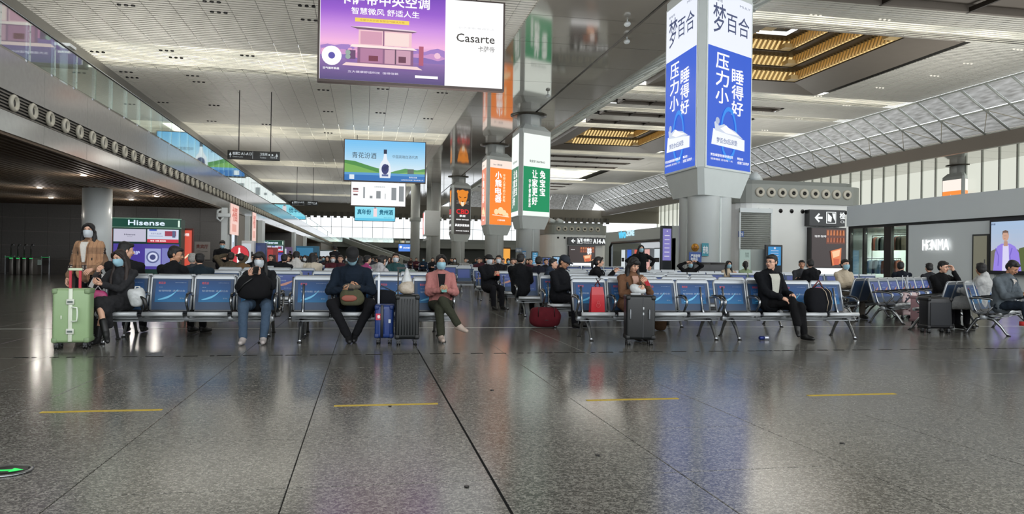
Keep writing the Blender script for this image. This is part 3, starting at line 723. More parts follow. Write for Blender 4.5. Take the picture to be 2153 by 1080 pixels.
# ================================================================== HANGING SCREENS
def screen(y, u0, u1, v0, v1, label, paint, nm='hanging_screen', thick=.5, hang=True):
    a = atY(u0, v1, y); b_ = atY(u1, v1, y); zt = atY(u0, v0, y).z; zb = a.z; W = b_.x - a.x; H = zt - zb
    t = thing(nm, label, 'screen', (a.x, y, zb))
    q = MB(); q.box((-.12, 0, -.14), (W + .12, thick, H + .10), hm('4d4240', .4)); q.build('housing', t)
    if hang:
        for f in (.15, .85):
            q = MB(); q.cyl((W * f, thick / 2, H), (W * f, thick / 2, ZC - zb), .05, M_DKMETAL, n=6); q.build('hanger', t)
    s = Sheet((0, -.03, 0), (1, 0, 0), (0, 0, 1), W, H, .005); paint(s); s.build('picture', t)
    return t
def paint_house(s):
    s.rect(0, 0, 1, 1, em('ffffff', 1.1)); w = .675
    vs = [0, .22, .42, .62, .8, 1]; cols = ['54457a', '8a68a8', 'f6b8e0', 'cf92e4', '9a5fd0', '7a48bc']
    # sky gradient strips of the picture itself
    n = 64
    def mixc(a, b_, f):
        A = [int(a[i:i + 2], 16) for i in (0, 2, 4)]; B = [int(b_[i:i + 2], 16) for i in (0, 2, 4)]
        return ''.join('%02x' % int(x + (y - x) * f) for x, y in zip(A, B))
    s.l += 1; L = s.l
    for i in range(n):
        y = (i + .5) / n
        for k in range(5):
            if vs[k] <= y <= vs[k + 1]: c = mixc(cols[k], cols[k + 1], (y - vs[k]) / (vs[k + 1] - vs[k]))
        s.rect(.002, i / n, w, (i + 1) / n + .001, em(c, 1.0), L)
    random.seed(3)
    for (base, amp, c) in ((.36, .07, 'a07ac4'), (.31, .05, 'c890c8'), (.27, .035, '8468b0')):
        pts = [(.004, .24)] + [(.004 + (w - .006) * i / 18, base + amp * random.random()) for i in range(19)] + [(w - .002, .24)]; s.poly(pts, em(c, 1.0))
    for i in range(26): s.disc(.02 + random.random() * (w - .04), .29 + random.random() * .05, .012 + .01 * random.random(), em(random.choice(['e8a8cc', 'd890bc', 'f0c0d8']), 1), n=8)
    s.text('卡萨帝中央空调', .10, .855, .585, .985, WHITE_E, .02); s.text('智慧微风 舒适人生', .165, .745, .53, .82, WHITE_E, .01)
    s.poly([(.185, .66), (.475, .66), (.475, .705), (.185, .705)], em('f0d25a', 1.05)); s.text('全屋中央空调 智慧空气解决方案', .21, .672, .45, .694, em('c08a3a', 1), .0)
    # two-storey glass house
    P1 = em('f0c4cc', 1); P2 = em('8e5f86', .9); P3 = em('d49cb4', 1)
    s.poly([(.16, .60), (.52, .585), (.49, .565), (.20, .575)], em('7a5a70', .9)); s.poly([(.16, .60), (.52, .585), (.50, .60), (.25, .612)], em('e8d4dc', 1))
    s.rect(.205, .40, .49, .57, P1); s.rect(.215, .41, .33, .555, P3); s.rect(.345, .41, .475, .555, em('f6dcd8', 1)); s.rect(.335, .40, .342, .57, P2)
    s.poly([(.17, .40), (.50, .395), (.52, .37), (.16, .37)], em('fbe6e2', 1))
    s.rect(.20, .19, .50, .37, P2); s.rect(.215, .20, .335, .36, em('b0789c', 1)); s.rect(.345, .20, .485, .36, em('c99ab0', 1)); s.rect(.40, .20, .407, .37, em('5a3c58', .9)); s.rect(.26, .22, .31, .28, em('7a2f4a', .9)); s.rect(.42, .22, .46, .29, em('6a3550', .9))
    s.poly([(.14, .19), (.52, .185), (.55, .15), (.12, .155)], em('f4d4d4', 1)); s.rect(.53, .20, .555, .42, em('b85a78', .9)); s.rect(.14, .23, .19, .33, em('6a4470', .9))
    for y in (.255, .30): s.disc(.15, y, .014, em('9cb0a8', .9), n=12)
    s.disc(.065, .255, .052, WHITE_E); s.disc(.065, .255, .018, em('5a4fb0', .9)); s.text('空气循环系统', .02, .10, .105, .125, WHITE_E, .02)
    s.text('五大健康舒适科技  值得信赖', .15, .075, .42, .10, em('e6dcf0', 1), .01); s.rect(.51, .055, .635, .085, WHITE_E)
    s.text('Casarte', .735, .505, .948, .60, em('4a4644', .7), .012); s.text('卡萨帝', .855, .40, .948, .47, em('6a6664', .7), .0); s.text('创艺家电 格调生活', .745, .655, .945, .68, em('d0d0d4', 1), .0)
SY1, SY2, SY3, SY4 = 45.0, 101.0, 152.0, 201.0
screen(SY1, 671, 1056, -22, 165, 'large hanging screen showing a purple house picture beside a white logo half', paint_house)
def paint_bottle(s):
    n = 16
    for i in range(n):
        f = i / (n - 1); c = '%02x%02x%02x' % (int(222 - 110 * f), int(238 - 48 * f), int(246 - 6 * f)); s.l = 0
        s.rect(0, .2 + .8 * i / n, 1, .2 + .8 * (i + 1) / n + .002, em(c, 1.0), 1)
    s.l = 1
    s.poly([(0, .18), (0, .50), (.12, .48), (.22, .42), (.36, .34), (.50, .28), (.55, .18)], em('4f8f4a', 1)); s.poly([(0, .18), (0, .42), (.15, .36), (.4, .22), (.5, .18)], em('7ab05a', 1))
    s.poly([(.50, .18), (.62, .26), (.75, .33), (.9, .30), (1, .34), (1, .18)], em('5c9a5c', 1)); s.poly([(.6, .18), (.8, .24), (1, .26), (1, .18)], em('86b86a', 1))
    s.rect(0, 0, 1, .20, em('2f72b8', 1.0)); s.rect(0, .14, 1, .20, em('5a9ad0', 1))
    s.poly([(.435, .08), (.565, .08), (.575, .28), (.56, .44), (.525, .54), (.515, .68), (.485, .68), (.475, .54), (.44, .44), (.425, .28)], em('e8eef6', 1)); s.rect(.48, .68, .52, .79, em('2c3450', .8)); s.disc(.5, .30, .045, em('3c3f78', .9), ry=.13); s.poly([(.46, .32), (.53, .42), (.55, .36), (.5, .24)], em('2e3464', .9)); s.rect(.46, .12, .54, .17, em('5a6aa0', .9))
    s.text('青花汾酒', .09, .55, .39, .70, em('3a3c40', .7), .0); s.text('中国高端白酒代表', .59, .58, .91, .66, em('5a6a78', .7), -.0)
    s.rect(.06, .03, .12, .14, em('dfe9f2', 1)); s.rect(.78, .20, .86, .32, em('6a7a70', .8)); s.text('山西杏花村汾酒厂股份有限公司', .70, .03, .98, .06, WHITE_E, 0); s.text('青花汾酒', .80, .09, .90, .13, WHITE_E, 0)
screen(SY2, 724, 893, 293, 378, 'second hanging screen showing a porcelain bottle before green hills and blue sky', paint_bottle)
def paint_products(s):
    s.rect(0, 0, 1, 1, em('f7f9fa', 1.05)); G = em('9aa0a4', .8); D = em('6a4a52', .8)
    for x, w_, a, b_ in ((.22, .03, .3, .75), (.34, .05, .3, .4), (.46, .08, .3, .6), (.62, .01, .28, .5), (.74, .09, .25, .75), (.88, .09, .2, .82)): s.rect(x, a, x + w_, b_, G)
    s.rect(.03, .62, .13, .70, D); s.rect(.04, .40, .12, .46, D); s.rect(.03, .55, .13, .59, em('c04848', .9)); s.text('全屋智能家电', .42, .74, .62, .80, G, 0)
screen(SY3, 738, 852, 379, 431, 'third hanging screen, white with a row of small grey products', paint_products)
def paint_cyan(s):
    s.rect(0, 0, 1, 1, em('8adcf0', 1.05)); s.rect(0, 0, 1, .18, em('5cc4e6', 1)); s.text('真年份', .06, .45, .40, .82, em('1f6f8c', .9), .03); s.text('贵州酒', .61, .45, .95, .82, em('1f6f8c', .9), .03)
    s.rect(.46, .3, .55, .9, em('f2dce0', 1)); s.rect(.48, .9, .53, .97, em('8c4a4a', .9)); s.text('真年份 看得见', .72, .2, .93, .27, em('3a8aa4', 1), 0)
screen(SY4, 746, 830, 434, 463, 'fourth hanging screen, pale cyan, smallest of the line', paint_cyan)
def paint_bs(s):
    s.rect(0, 0, .65, 1, em('4f86e0', 1.0)); s.rect(.65, 0, 1, 1, em('e8eef4', 1)); s.text('杭州银行', .22, .4, .6, .6, WHITE_E, .03); s.text('温馨提示', .72, .55, .93, .7, em('6a7a90', .8), .0); s.text('HANGZHOU', .72, .35, .93, .42, em('6a7a90', .8), .0); s.disc(.1, .6, .06, WHITE_E)
screen(170, 838, 882, 513, 528, 'small blue and white wall screen beneath the far mezzanine', paint_bs, 'wall_screen', .3, False)

# black direction signs hung from the ceiling on two rods
def dir_sign(y, u0, u1, v0, v1, label, det):
    a = atY(u0, v1, y); b_ = atY(u1, v1, y); H = atY(u0, v0, y).z - a.z; W = b_.x - a.x
    t = thing('direction_sign', label, 'sign', (a.x, y, a.z))
    q = MB(); q.rbox((0, 0, 0), (W, .25, H), hm('15191c', .35), .03); q.build('board', t)
    for f in (.21, .82): q = MB(); q.cyl((W * f, .12, H), (W * f, .12, ZC - a.z), .045, M_DKMETAL, n=6); q.build('rod', t)
    s = Sheet((0, -.012, 0), (1, 0, 0), (0, 0, 1), W, H, .01); Wt = em('cfd8dc', .75)
    if det:
        s.poly([(.03, .45), (.055, .8), (.08, .45), (.06, .45), (.06, .2), (.05, .2), (.05, .45)], Wt); s.text('检票口', .10, .5, .24, .82, Wt, .02); s.text('A1-A13', .26, .5, .46, .8, Wt, .02); s.text('Check-in gates', .10, .2, .3, .36, Wt)
        s.text('卫生间', .62, .5, .76, .82, Wt, .02); s.text('Toilets', .62, .2, .74, .36, Wt); s.disc(.80, .6, .018, Wt); s.disc(.86, .6, .018, Wt); s.poly([(.92, .45), (.945, .8), (.97, .45), (.95, .45), (.95, .2), (.94, .2), (.94, .45)], Wt)
        s.rect(.48, .1, .485, .9, Wt); s.text('开水间', .82, .2, .92, .45, Wt)
    s.build('lettering', t)
dir_sign(77, 478, 588, 315, 334, 'wide black direction sign with white symbols hanging on two rods, nearer of two', True)
dir_sign(140, 612, 668, 421, 431, 'smaller black direction sign hanging farther down the left hall', True)

# trios of black downlights in the left ceiling and white ones on the right
q = MB(); q.lathe([(.0, -.02), (.10, -.02), (.13, -.0), (.13, .09), (.0, .09)], M_BLACK, n=12)
dl = q.mesh('downlight')
q = MB(); q.lathe([(.0, -.02), (.10, -.02), (.10, .06), (.0, .06)], em('f6f2e2', 1.0), n=10)
def trio(me, p):
    t = bpy.data.objects.new('ceiling_downlight', None); C.objects.link(t); t.location = p
    for k in range(3): o = bpy.data.objects.new('lamp', me); C.objects.link(o); o.parent = t; o.location = ((k - 1) * .42, 0, 0)
    return t
dl2 = q.mesh('downlight')
for k, (u, v) in enumerate(((265, 12), (445, 5), (460, 27), (650, 43), (645, 14), (205, 110), (350, 107), (370, 122), (520, 118), (265, 152), (278, 164), (405, 160), (418, 173), (680, 190), (805, 188), (930, 196), (445, 255), (560, 262), (690, 280), (343, 216), (450, 222), (800, 238), (900, 250), (690, 235))):
    p = atZ(u, v, ZC - .06); o = trio(dl, p)
    tag(o, 'trio of black downlights set in the slatted left ceiling', 'downlight', 'black downlight trios of the left ceiling')
for k, (u, v) in enumerate(((2140, 105), (1965, 160), (1780, 222), (1680, 250), (1608, 274), (1860, 42), (1715, 33), (1720, 203), (2035, 134), (1600, 235), (1850, 185))):
    p = atZ(u, v, ZR - .06); o = trio(dl2, p)
    tag(o, 'trio of small lit downlights set in the right hall ceiling', 'downlight', 'lit downlight trios of the right ceiling')
# lamps on the mezzanine underside
q = MB(); q.lathe([(0, -.012), (.10, -.012), (.12, .0), (.12, .03), (0, .03)], em('fff6e6', 2.5), n=16); um = q.mesh('lamp')
for k, (u, v) in enumerate(((176, 369), (286, 402), (83, 395), (268, 435), (276, 420), (107, 416), (206, 398), (330, 413))):
    p = atZ(u, v, 4.19)
    o = bpy.data.objects.new('spot_lamp', um); C.objects.link(o); o.location = p
    tag(o, 'small round lamp glowing in the brown slatted ceiling under the mezzanine', 'lamp', 'lamps under the mezzanine')
    l = bpy.data.lights.new('spot_lamp_light', 'POINT'); l.energy = 22; l.shadow_soft_size = .12; l.color = (1, .93, .84)
    lo = bpy.data.objects.new('spot_lamp_light', l); lo.location = p - V((0, 0, .35)); C.objects.link(lo)
# cameras hanging under the soffit
for k, (u, v) in enumerate(((1319, 48), (1152, 200), (1318, 85))):
    p = atZ(u, v, ZC - .35); t = thing('security_camera', 'small white camera hanging below the polished soffit, %s' % ('nearest, by the slot', 'above the green light box', 'on a short stem')[k], 'camera', p)
    q = MB(); q.cyl((0, 0, 0), (0, 0, .25), .05, M_WHITE, n=8); q.build('stem', t); q = MB(); q.ell((0, 0, -.08), (.22, .30, .16), M_WHITE); q.build('housing', t)

# ================================================================== LEFT: APPLIANCE BOOTHS, GATES, SHOPS
def booth(y, u0, u1, vt, label, sc=1.0):
    a = atY(u0, 500, y); b_ = atY(u1, 500, y); W = b_.x - a.x; H = atY(u0, vt, y).z
    t = thing('display_booth', label, 'booth', (a.x, y, 0))
    q = MB(); q.box((0, 0, 0), (W, .9, H), hm('14463a', .4)); q.build('cabinet', t)
    s = Sheet((0, -.02, H * .86), (1, 0, 0), (0, 0, 1), W, H * .14, .004); s.rect(0, 0, 1, 1, em('0d4a3c', .8)); s.text('Hisense', .23, .22, .76, .80, em('d8e8f8', 1.1), .035); s.build('header', t)
    q = MB(); q.box((-.03, -.05, H * .845), (W + .03, .0, H * .86), hm('9fd0b8', .3)); q.box((-.03, -.05, H * .995), (W + .03, .0, H * 1.01), hm('9fd0b8', .3)); q.box((W - .13, -.04, H * .87), (W - .05, -.0, H * .98), em('e8fff0', .9)); q.build('trim', t)
    s = Sheet((W * .02, -.03, H * .615), (1, 0, 0), (0, 0, 1), W * .47, H * .21, .004); s.rect(0, 0, 1, 1, em('c8c6da', .9)); s.text('Hisense', .33, .5, .67, .62, em('5a5a70', .8), .03); s.text('海信品质', .42, .36, .58, .42, em('8a8a9a', .8)); s.build('screen', t)
    s = Sheet((W * .51, -.03, H * .605), (1, 0, 0), (0, 0, 1), W * .46, H * .22, .004); s.rect(0, 0, 1, 1, em('d4dcf0', .9)); s.rect(0, 0, 1, .26, em('d02840', .9)); s.rect(.06, .88, .30, 1, em('3a58c0', .9)); s.rect(.56, .5, .92, .88, em('a83a56', .8)); s.rect(.80, .4, .90, .9, em('5a6a90', .8)); s.text('年货节 真品质', .12, .62, .45, .74, em('4a5a9a', .8)); s.rect(.06, .48, .5, .51, em('6a8ac0', .8)); s.text('海信 冰箱 超值购', .1, .08, .6, .18, WHITE_E, .02); s.build('screen', t)
    s = Sheet((W * .02, -.03, H * .16), (1, 0, 0), (0, 0, 1), W * .96, H * .42, .004); s.rect(0, 0, 1, 1, em('4a3a9a', .9)); s.disc(.2, .72, .12, em('6a56c8', .9)); s.rect(.48, .12, .72, .82, em('a8b0dc', .9)); s.disc(.60, .48, .10, em('5a6494', .9)); s.disc(.60, .48, .075, em('cfd6f0', .95)); s.disc(.60, .48, .045, em('3c4478', .9)); s.rect(.74, .14, .92, .84, em('7a7cc0', .9)); s.text('洗护', .28, .58, .40, .72, em('cdd4ff', 1), .03); s.build('screen', t)
    return t
booth(41.0, 236, 380, 458, 'tall green-topped appliance booth with screens, nearer of the two, beside the white column')
booth(72.5, 545, 597, 505, 'smaller-looking green-topped appliance booth farther down the left side')
a = atY(228, 530, 42.4); b_ = atY(405, 530, 42.4); zt = atY(300, 478, 42.4).z
t = thing('red_light_wall', 'glowing red advertisement wall standing behind the near appliance booth', 'light box', (a.x, 42.4, 0))
q = MB(); q.box((0, 0, 0), (b_.x - a.x, .25, zt), hm('6a2a22', .5)); q.build('cabinet', t)
s = Sheet((.05, -.02, .35), (1, 0, 0), (0, 0, 1), b_.x - a.x - .1, zt - .45, .004); s.rect(0, 0, 1, 1, em('e05a48', .85)); s.rect(0, 0, 1, .14, em('f0a878', .85)); s.text('海信', .88, .86, .97, .93, WHITE_E, .02); s.stroke([(.88, .34), (.92, .33), (.97, .42)], .08, em('ffe6c0', 1)); s.build('advertisement', t)
# ticket gates
gp = [36, 50, 66, 80, 98]
for k, u in enumerate((38, 52, 65, 79)):
    p = atY(u, 575, 47.0); t = thing('ticket_gate', 'steel ticket gate with green light and hooped post, %s of the row' % ('leftmost', 'second from left', 'third from left', 'rightmost')[k], 'ticket gate', (p.x, 47.0, 0))
    q = MB(); q.rbox((-.10, -.9, 0), (.10, .9, .98), hm('77736e', .3, metal=.5), .03); q.build('cabinet', t)
    q = MB(); q.tube([(-.02, -.85, .98), (-.02, -.85, 1.55), (.02, -.87, 1.66), (.10, -.88, 1.68), (.15, -.88, 1.6)], .035, M_CHROME, n=8); q.build('hoop', t)
    q = MB(); q.box((-.08, -.915, .9), (.08, -.90, .93), em('2ae070', .9)); q.box((.10, -.3, .55), (.30, -.26, .85), hm('9fb5ae', .2)); q.build('flap', t)
q = MB(); p = atY(92, 575, 47); p2 = atY(104, 575, 47)
for k, (u0, u1) in enumerate(((10, 32), (86, 105))):
    a = atY(u0, 570, 47.3); b_ = atY(u1, 570, 47.3); t = thing('gate_barrier', 'dark waist-high barrier %s the ticket gates' % ('left of', 'right of')[k], 'barrier', (a.x, 47.3, 0)); W = b_.x - a.x
    q = MB(); q.box((0, 0, .1), (W, .05, .95), hm('3a3634', .4)); q.build('panel', t); q = MB(); q.box((0, -.03, 0), (.06, .08, 1.05), M_CHROME); q.box((W - .06, -.03, 0), (W, .08, 1.05), M_CHROME); q.build('post', t); q = MB(); q.box((0, -.04, .96), (W, -.03, .99), em('1f9a50', .6)); q.build('light_strip', t)
# notice on the dark wall, security camera bracket
a = atY(408, 545, 50.7); b_ = atY(442, 508, 50.7)
t = thing('wall_notice', 'pale notice board on the dark tiled wall right of the red advertisement', 'notice', (a.x, 50.72, a.z)); W = b_.x - a.x; H = b_.z - a.z
q = MB(); q.box((0, 0, 0), (W, .05, H), hm('a09a94', .5)); q.build('board', t); s = Sheet((0, -.01, 0), (1, 0, 0), (0, 0, 1), W, H, .006); s.text('贵宾厅', .12, .62, .88, .84, hm('7a3a30'), .02); s.text('VIP Lounge', .15, .42, .85, .5, hm('4a4a4a')); s.text('凭票候车', .3, .15, .7, .28, hm('4a4a4a')); s.build('print', t)
p = atY(460, 456, 50.2); t = thing('bracket_camera', 'white camera on a curved bracket high on the dark wall end', 'camera', p)
q = MB(); q.tube([(0, .5, .5), (-.1, .1, .4), (-.1, 0, -.1), (.12, -.05, -.25), (.3, -.05, 0)], .07, M_WHITE); q.build('bracket', t); q = MB(); q.rbox((-.05, -.15, .0), (.7, .15, .25), M_WHITE, .04); q.build('housing', t)
# pilaster advertisements and round bottle sign along the left side (facing the hall)
def side_panel(y0, y1, z0, z1, label, paint, nm='wall_poster', cat='poster', x=XF + .4):
    t = thing(nm, label, cat, (x, y0, z0)); q = MB(); q.box((0, 0, 0), (.06, y1 - y0, z1 - z0), hm('c9c4be', .4)); q.build('frame', t)
    s = Sheet((.075, 0, 0), (0, 1, 0), (0, 0, 1), y1 - y0, z1 - z0, .004); paint(s); s.build('print', t)
def pp(s): s.rect(0, 0, 1, 1, em('f2c8bc', .9)); s.text('福', .2, .45, .8, .9, em('d06a58', .9), .03); s.rect(.2, .1, .7, .35, em('e09a88', .9))
side_panel(51.3, 54.6, 2.6, 4.6, 'pink and red poster high on the pale pilaster beside the dark tiled wall', pp)
side_panel(61, 63, 2.4, 4.6, 'second pink poster farther along the left side pilasters', pp)
def pd(s): s.rect(0, 0, 1, 1, em('dce8f4', 1.0)); s.rect(.3, .3, .6, .7, em('8a9aae', .8))
side_panel(52.0, 53.0, 1.0, 2.6, 'small white lit lightbox on the left pilaster', pd)
for k, ya in enumerate((54.4, 63.0)):
    t = thing('dark_doorway', 'dark service doorway in the left side wall, %s' % ('nearer', 'farther'), 'doorway', (XF, ya, 0)) if 0 else thing('dark_doorway', 'dark service doorway in the left side wall, ' + ('nearer one' if k == 0 else 'farther one'), 'doorway', (XF + .02, ya, 0))
    q = MB(); q.box((0, 0, 0), (.1, 1.6, 2.9), M_BLACK); q.build('opening', t); q = MB(); q.box((.0, -.1, 0), (.14, 0, 3.0), M_CHROME); q.box((.0, 1.6, 0), (.14, 1.7, 3.0), M_CHROME); q.box((0, -.1, 2.9), (.14, 1.7, 3.0), M_CHROME); q.build('frame', t)
# red disc with white bottle, and coloured vending machines behind the crowd
p = atY(503, 548, 45); t = thing('round_bottle_sign', 'round red display sign with a white bottle shape', 'sign', (p.x, 45, 0))
q = MB(); q.cyl((0, .0, 1.3), (0, .12, 1.3), .52, hm('8c1a22', .4), n=40); q.box((-.2, 0, 0), (.2, .12, .9), hm('8c1a22', .4)); q.build('disc', t)
s = Sheet((-.55, -.02, .75), (1, 0, 0), (0, 0, 1), 1.1, 1.1, .006); s.disc(.5, .5, .46, em('d62838', .85), n=40); s.poly([(.40, .02), (.60, .02), (.61, .38), (.58, .55), (.54, .66), (.54, .84), (.46, .84), (.46, .66), (.42, .55), (.39, .38)], WHITE_E); s.rect(.43, .34, .57, .48, em('d62838', .85)); s.build('print', t)
for k, (u, yy, w_, h_, c, lab) in enumerate(((536, 47, 1.2, 2.0, '2c3f78', 'dark blue vending machine right of the round red sign'), (520, 46.0, .7, 2.1, 'e4e4e6', 'narrow white vending machine beside the round red sign'), (565, 60, 1.2, 1.9, 'b83a3a', 'red vending machine in front of the far appliance booth'), (590, 80, 2.2, 2.2, '9a7ab8', 'mauve lit display cabinet beyond the far booth'), (645, 100, 3.0, 2.6, '3a86b0', 'blue lit shop counter at the third recess'), (690, 125, 3, 2.4, '8ea0a4', 'pale counter near the escalator foot'))):
    p = atY(u, 550, yy); t = thing('vending_machine', lab, 'vending machine', (p.x, yy, 0))
    q = MB(); q.rbox((-w_ / 2, 0, 0), (w_ / 2, .8, h_), hm(c, .4), .04); q.build('cabinet', t); q = MB(); q.box((-w_ * .42, -.02, h_ * .35), (w_ * .25, 0, h_ * .92), em('dfe8ef' if k % 2 else c, .7)); q.build('display_window', t); q = MB(); q.box((w_ * .3, -.025, h_ * .5), (w_ * .42, 0, h_ * .7), M_BLACK); q.build('keypad', t)

# ================================================================== RIGHT: SHOPS, PODS, KIOSKS
XS = 25.0
def shop_box(x, y0, y1, zt, zf):
    q = MB(); q.box((x, y0, zf), (x + 9, y1, zt), M_SHOP); return q
y0, y1 = 17.0, 36.2; p = atX(1965, 414, XS); ZT = p.z; pf = atX(1965, 464, XS); ZF = pf.z
t = thing('white_shop', 'white sportswear shop with a deep plain roof band on the right', 'shop', (0, 0, 0))
q = MB(); q.box((XS, y0, ZF), (XS + 9, y1, ZT), M_SHOP); q.build('roof_band', t, label='deep plain white roof band')
q = MB(); q.box((XS + .1, y0, ZF - .12), (XS + 9, y1, ZF), hm('2a2c2e', .4)); q.build('shadow_gap', t)
yw0 = atX(2090, 500, XS + .1).y; yw1 = atX(1907, 500, XS + .1).y
q = MB(); q.box((XS + .12, yw0, 0), (XS + .3, yw1, ZF - .12), M_SHOP); q.box((XS + .2, y0, 0), (XS + .4, yw0, ZF - .12), M_SHOP); q.build('front_wall', t)
s = Sheet((XS + .08, 0, 0), (0, -1, 0), (0, 0, 1), 1, 1, .01)
a = atX(1937, 527, XS); b_ = atX(1995, 503, XS)
s = Sheet((XS + .08, a.y, a.z), (0, -1, 0), (0, 0, 1), a.y - b_.y, atX(1937, 503, XS).z - a.z, .02)
WL = em('ffffff', 1.3); s.text('H', 0, .06, .15, .94, WL, .03); s.disc(.27, .5, .125, WL, n=24); s.poly([(.20, .62), (.36, .86), (.29, .5), (.34, .3), (.24, .14), (.25, .5)], em('b4bcbc', .9)); s.text('NMA', .39, .06, 1, .94, WL, .03); s.build('logo_letters', t)
for k, yy in enumerate((yw1, 34.95, y1 - .1)):
    q = MB(); q.box((XS + .1, yy - .07, 0), (XS + .28, yy + .07, ZF - .12), hm('1d1b1a', .4)); q.build('post', t)
q = MB(); q.box((XS + .12, 32.9, 0), (XS + .3, 33.4, ZF - .1), hm('2c2420', .4)); q.build('post', t)
for k, (ya, yb) in enumerate(((yw1 + .1, 32.9), (33.4, 34.85), (35.05, y1 - .2))):
    q = MB(); q.box((XS + .18, ya, .1), (XS + .20, yb, ZF - .15), M_GLASS); q.build('pane', t)
q = MB(); q.box((XS + 5.4, y0, 0), (XS + 5.5, y1, ZF), hm('cfcabd', .5)); q.build('back_wall', t); q = MB(); q.box((XS + .3, y0, ZF - .1), (XS + 9, y1, ZF - .02), hm('b8b4a8', .5)); q.build('soffit', t)
q = MB(); q.box((XS + .1, y1 - .05, 0), (XS + 9, y1, ZF), hm('aeb4b4', .5)); q.build('end_wall', t)
area('shop_lamp', (XS + 2.6, 31.5, ZF - .25), 1.2, 8, 700, (1, .95, .85))
# door of the shop and wall lamp beside the portrait
a = atX(1882, 600, XS); 
q = MB(); ya, yb = atX(2053, 550, XS + .1).y, atX(2043 + 32, 550, XS + .1).y
t2 = thing('glass_shop_door', 'narrow glass door in the white shop wall right of the white logo', 'door', (XS + .06, 0, 0)); ya = atX(2074, 550, XS).y; yb = atX(2043, 550, XS).y
q.box((0, ya - .05, 0), (.05, yb + .05, 2.55), hm('3a3c3a', .4)); q.build('frame', t2)
q = MB(); q.box((-.02, ya + .04, .1), (-.01, yb - .04, 2.48), em('8c8a78', .35)); q.build('pane', t2); q = MB(); q.box((-.06, ya + .1, 1.0), (-.03, ya + .13, 1.5), M_CHROME); q.build('handle', t2)
# clothes on rails inside the shop
random.seed(11)
gc = ['2a2c30', '3a3c40', 'd8d8d4', 'b8c070', 'c8d4e0', '1c1e22', 'e8e6de', '5a5248', '8fb0d0', 'c07a6a']
ig = 0
for (ya, yb, z, x) in ((33.3, 35.9, 2.75, XS + 1.3), (33.3, 35.9, 1.55, XS + 1.0), (31.2, 33.0, 2.5, XS + 1.6), (31.2, 33.0, 1.45, XS + 1.1)):
    t3 = thing('clothes_rail', 'black clothes rail inside the white shop, ' + ['upper left', 'lower left', 'upper right', 'lower right'][ig], 'clothes rail', (x, ya, 0)); ig += 1
    q = MB(); q.cyl((0, 0, z), (0, yb - ya, z), .02, M_BLACK, n=6); q.build('bar', t3)
    for yy in (0, yb - ya): q = MB(); q.cyl((0, yy, 0), (0, yy, z), .02, M_BLACK, n=6); q.build('post', t3)
    yy = ya + .15
    while yy < yb - .1:
        c = random.choice(gc); q = MB()
        W = .22; q.tube([(0, 0, -.02), (0, 0, -.10)], .01, M_CHROME, n=5)
        q.loft([[(dx * .5 * k1, dy * k2, zz) for dx, dy in ((-1, -1), (1, -1), (1, 1), (-1, 1))] for k1, k2, zz in ((.12, .03, -.08), (.42, .05, -.15), (.46, .07, -.4), (.44, .08, -.78), (.0, .0, -.79))], cloth(c), smooth=False)
        cn = dict(zip(gc, ('charcoal', 'dark grey', 'off-white', 'yellow green', 'pale blue', 'black', 'cream', 'brown', 'sky blue', 'terracotta')))[c]; tag(q.build('hanging_garment', loc=(x, yy, z)), cn + ' garment on the %s rail inside the white shop' % ('upper left', 'lower left', 'upper right', 'lower right')[ig - 1], 'garment', cn + ' garments in the shop'); yy += random.uniform(.16, .3)
# portrait advertisement on the shop end
ya = atX(2085, 500, XS).y; yb = 24.0; 
t = thing('portrait_light_box', 'tall lit portrait advertisement of a person in a lilac jacket', 'light box', (XS - .1, ya, 0))
q = MB(); q.box((0, -(ya - yb), .9), (.3, 0, ZF - .1), hm('2a2c30', .4)); q.build('frame', t)
s = Sheet((-.03, -.12, 1.05), (0, -1, 0), (0, 0, 1), ya - yb - .2, ZF - .32 - .95, .01)
for i in range(12):
    f = i / 11; s.rect(0, i / 12, 1, (i + 1) / 12 + .002, em('%02x%02x%02x' % (int(205 - 30 * f), int(200 + 0 * f), int(215 + 15 * f)), .9), 1)
s.l = 1
s.poly([(0, .40), (.12, .46), (.3, .42), (.45, .45), (.55, .42), (.55, 0), (0, 0)], em('8a8678', .7)); s.poly([(.55, .45), (.8, .52), (1, .5), (1, 0), (.5, 0)], em('6a7a4a', .7))
px = .30
s.poly([(.06, .0), (.09, .36), (.14, .50), (.22, .55), (.38, .55), (.48, .49), (.55, .36), (.60, 0)], em('9a86e8', .95)); s.poly([(.24, 0), (.25, .52), (.36, .52), (.38, 0)], em('d8d4f4', 1))
s.poly([(.27, .50), (.275, .60), (.345, .60), (.35, .50)], em('c49a86', .9)); s.disc(.31, .70, .062, em('d0a590', .95), ry=.10); s.poly([(.25, .72), (.255, .80), (.31, .825), (.365, .80), (.37, .72), (.35, .77), (.27, .77)], em('7a6258', .8)); s.rect(.285, .705, .30, .712, em('5a4038', .8)); s.rect(.32, .705, .335, .712, em('5a4038', .8)); s.rect(.30, .645, .322, .652, em('a05a50', .9))
s.stroke([(.14, .46), (.2, .3), (.19, .1)], .05, em('7f6cd0', .9)); s.stroke([(.46, .46), (.42, .3), (.44, .1)], .05, em('7f6cd0', .9)); s.text('波司登', .04, .93, .14, .965, em('3a4a6a', .9), .02); s.build('advertisement', t)
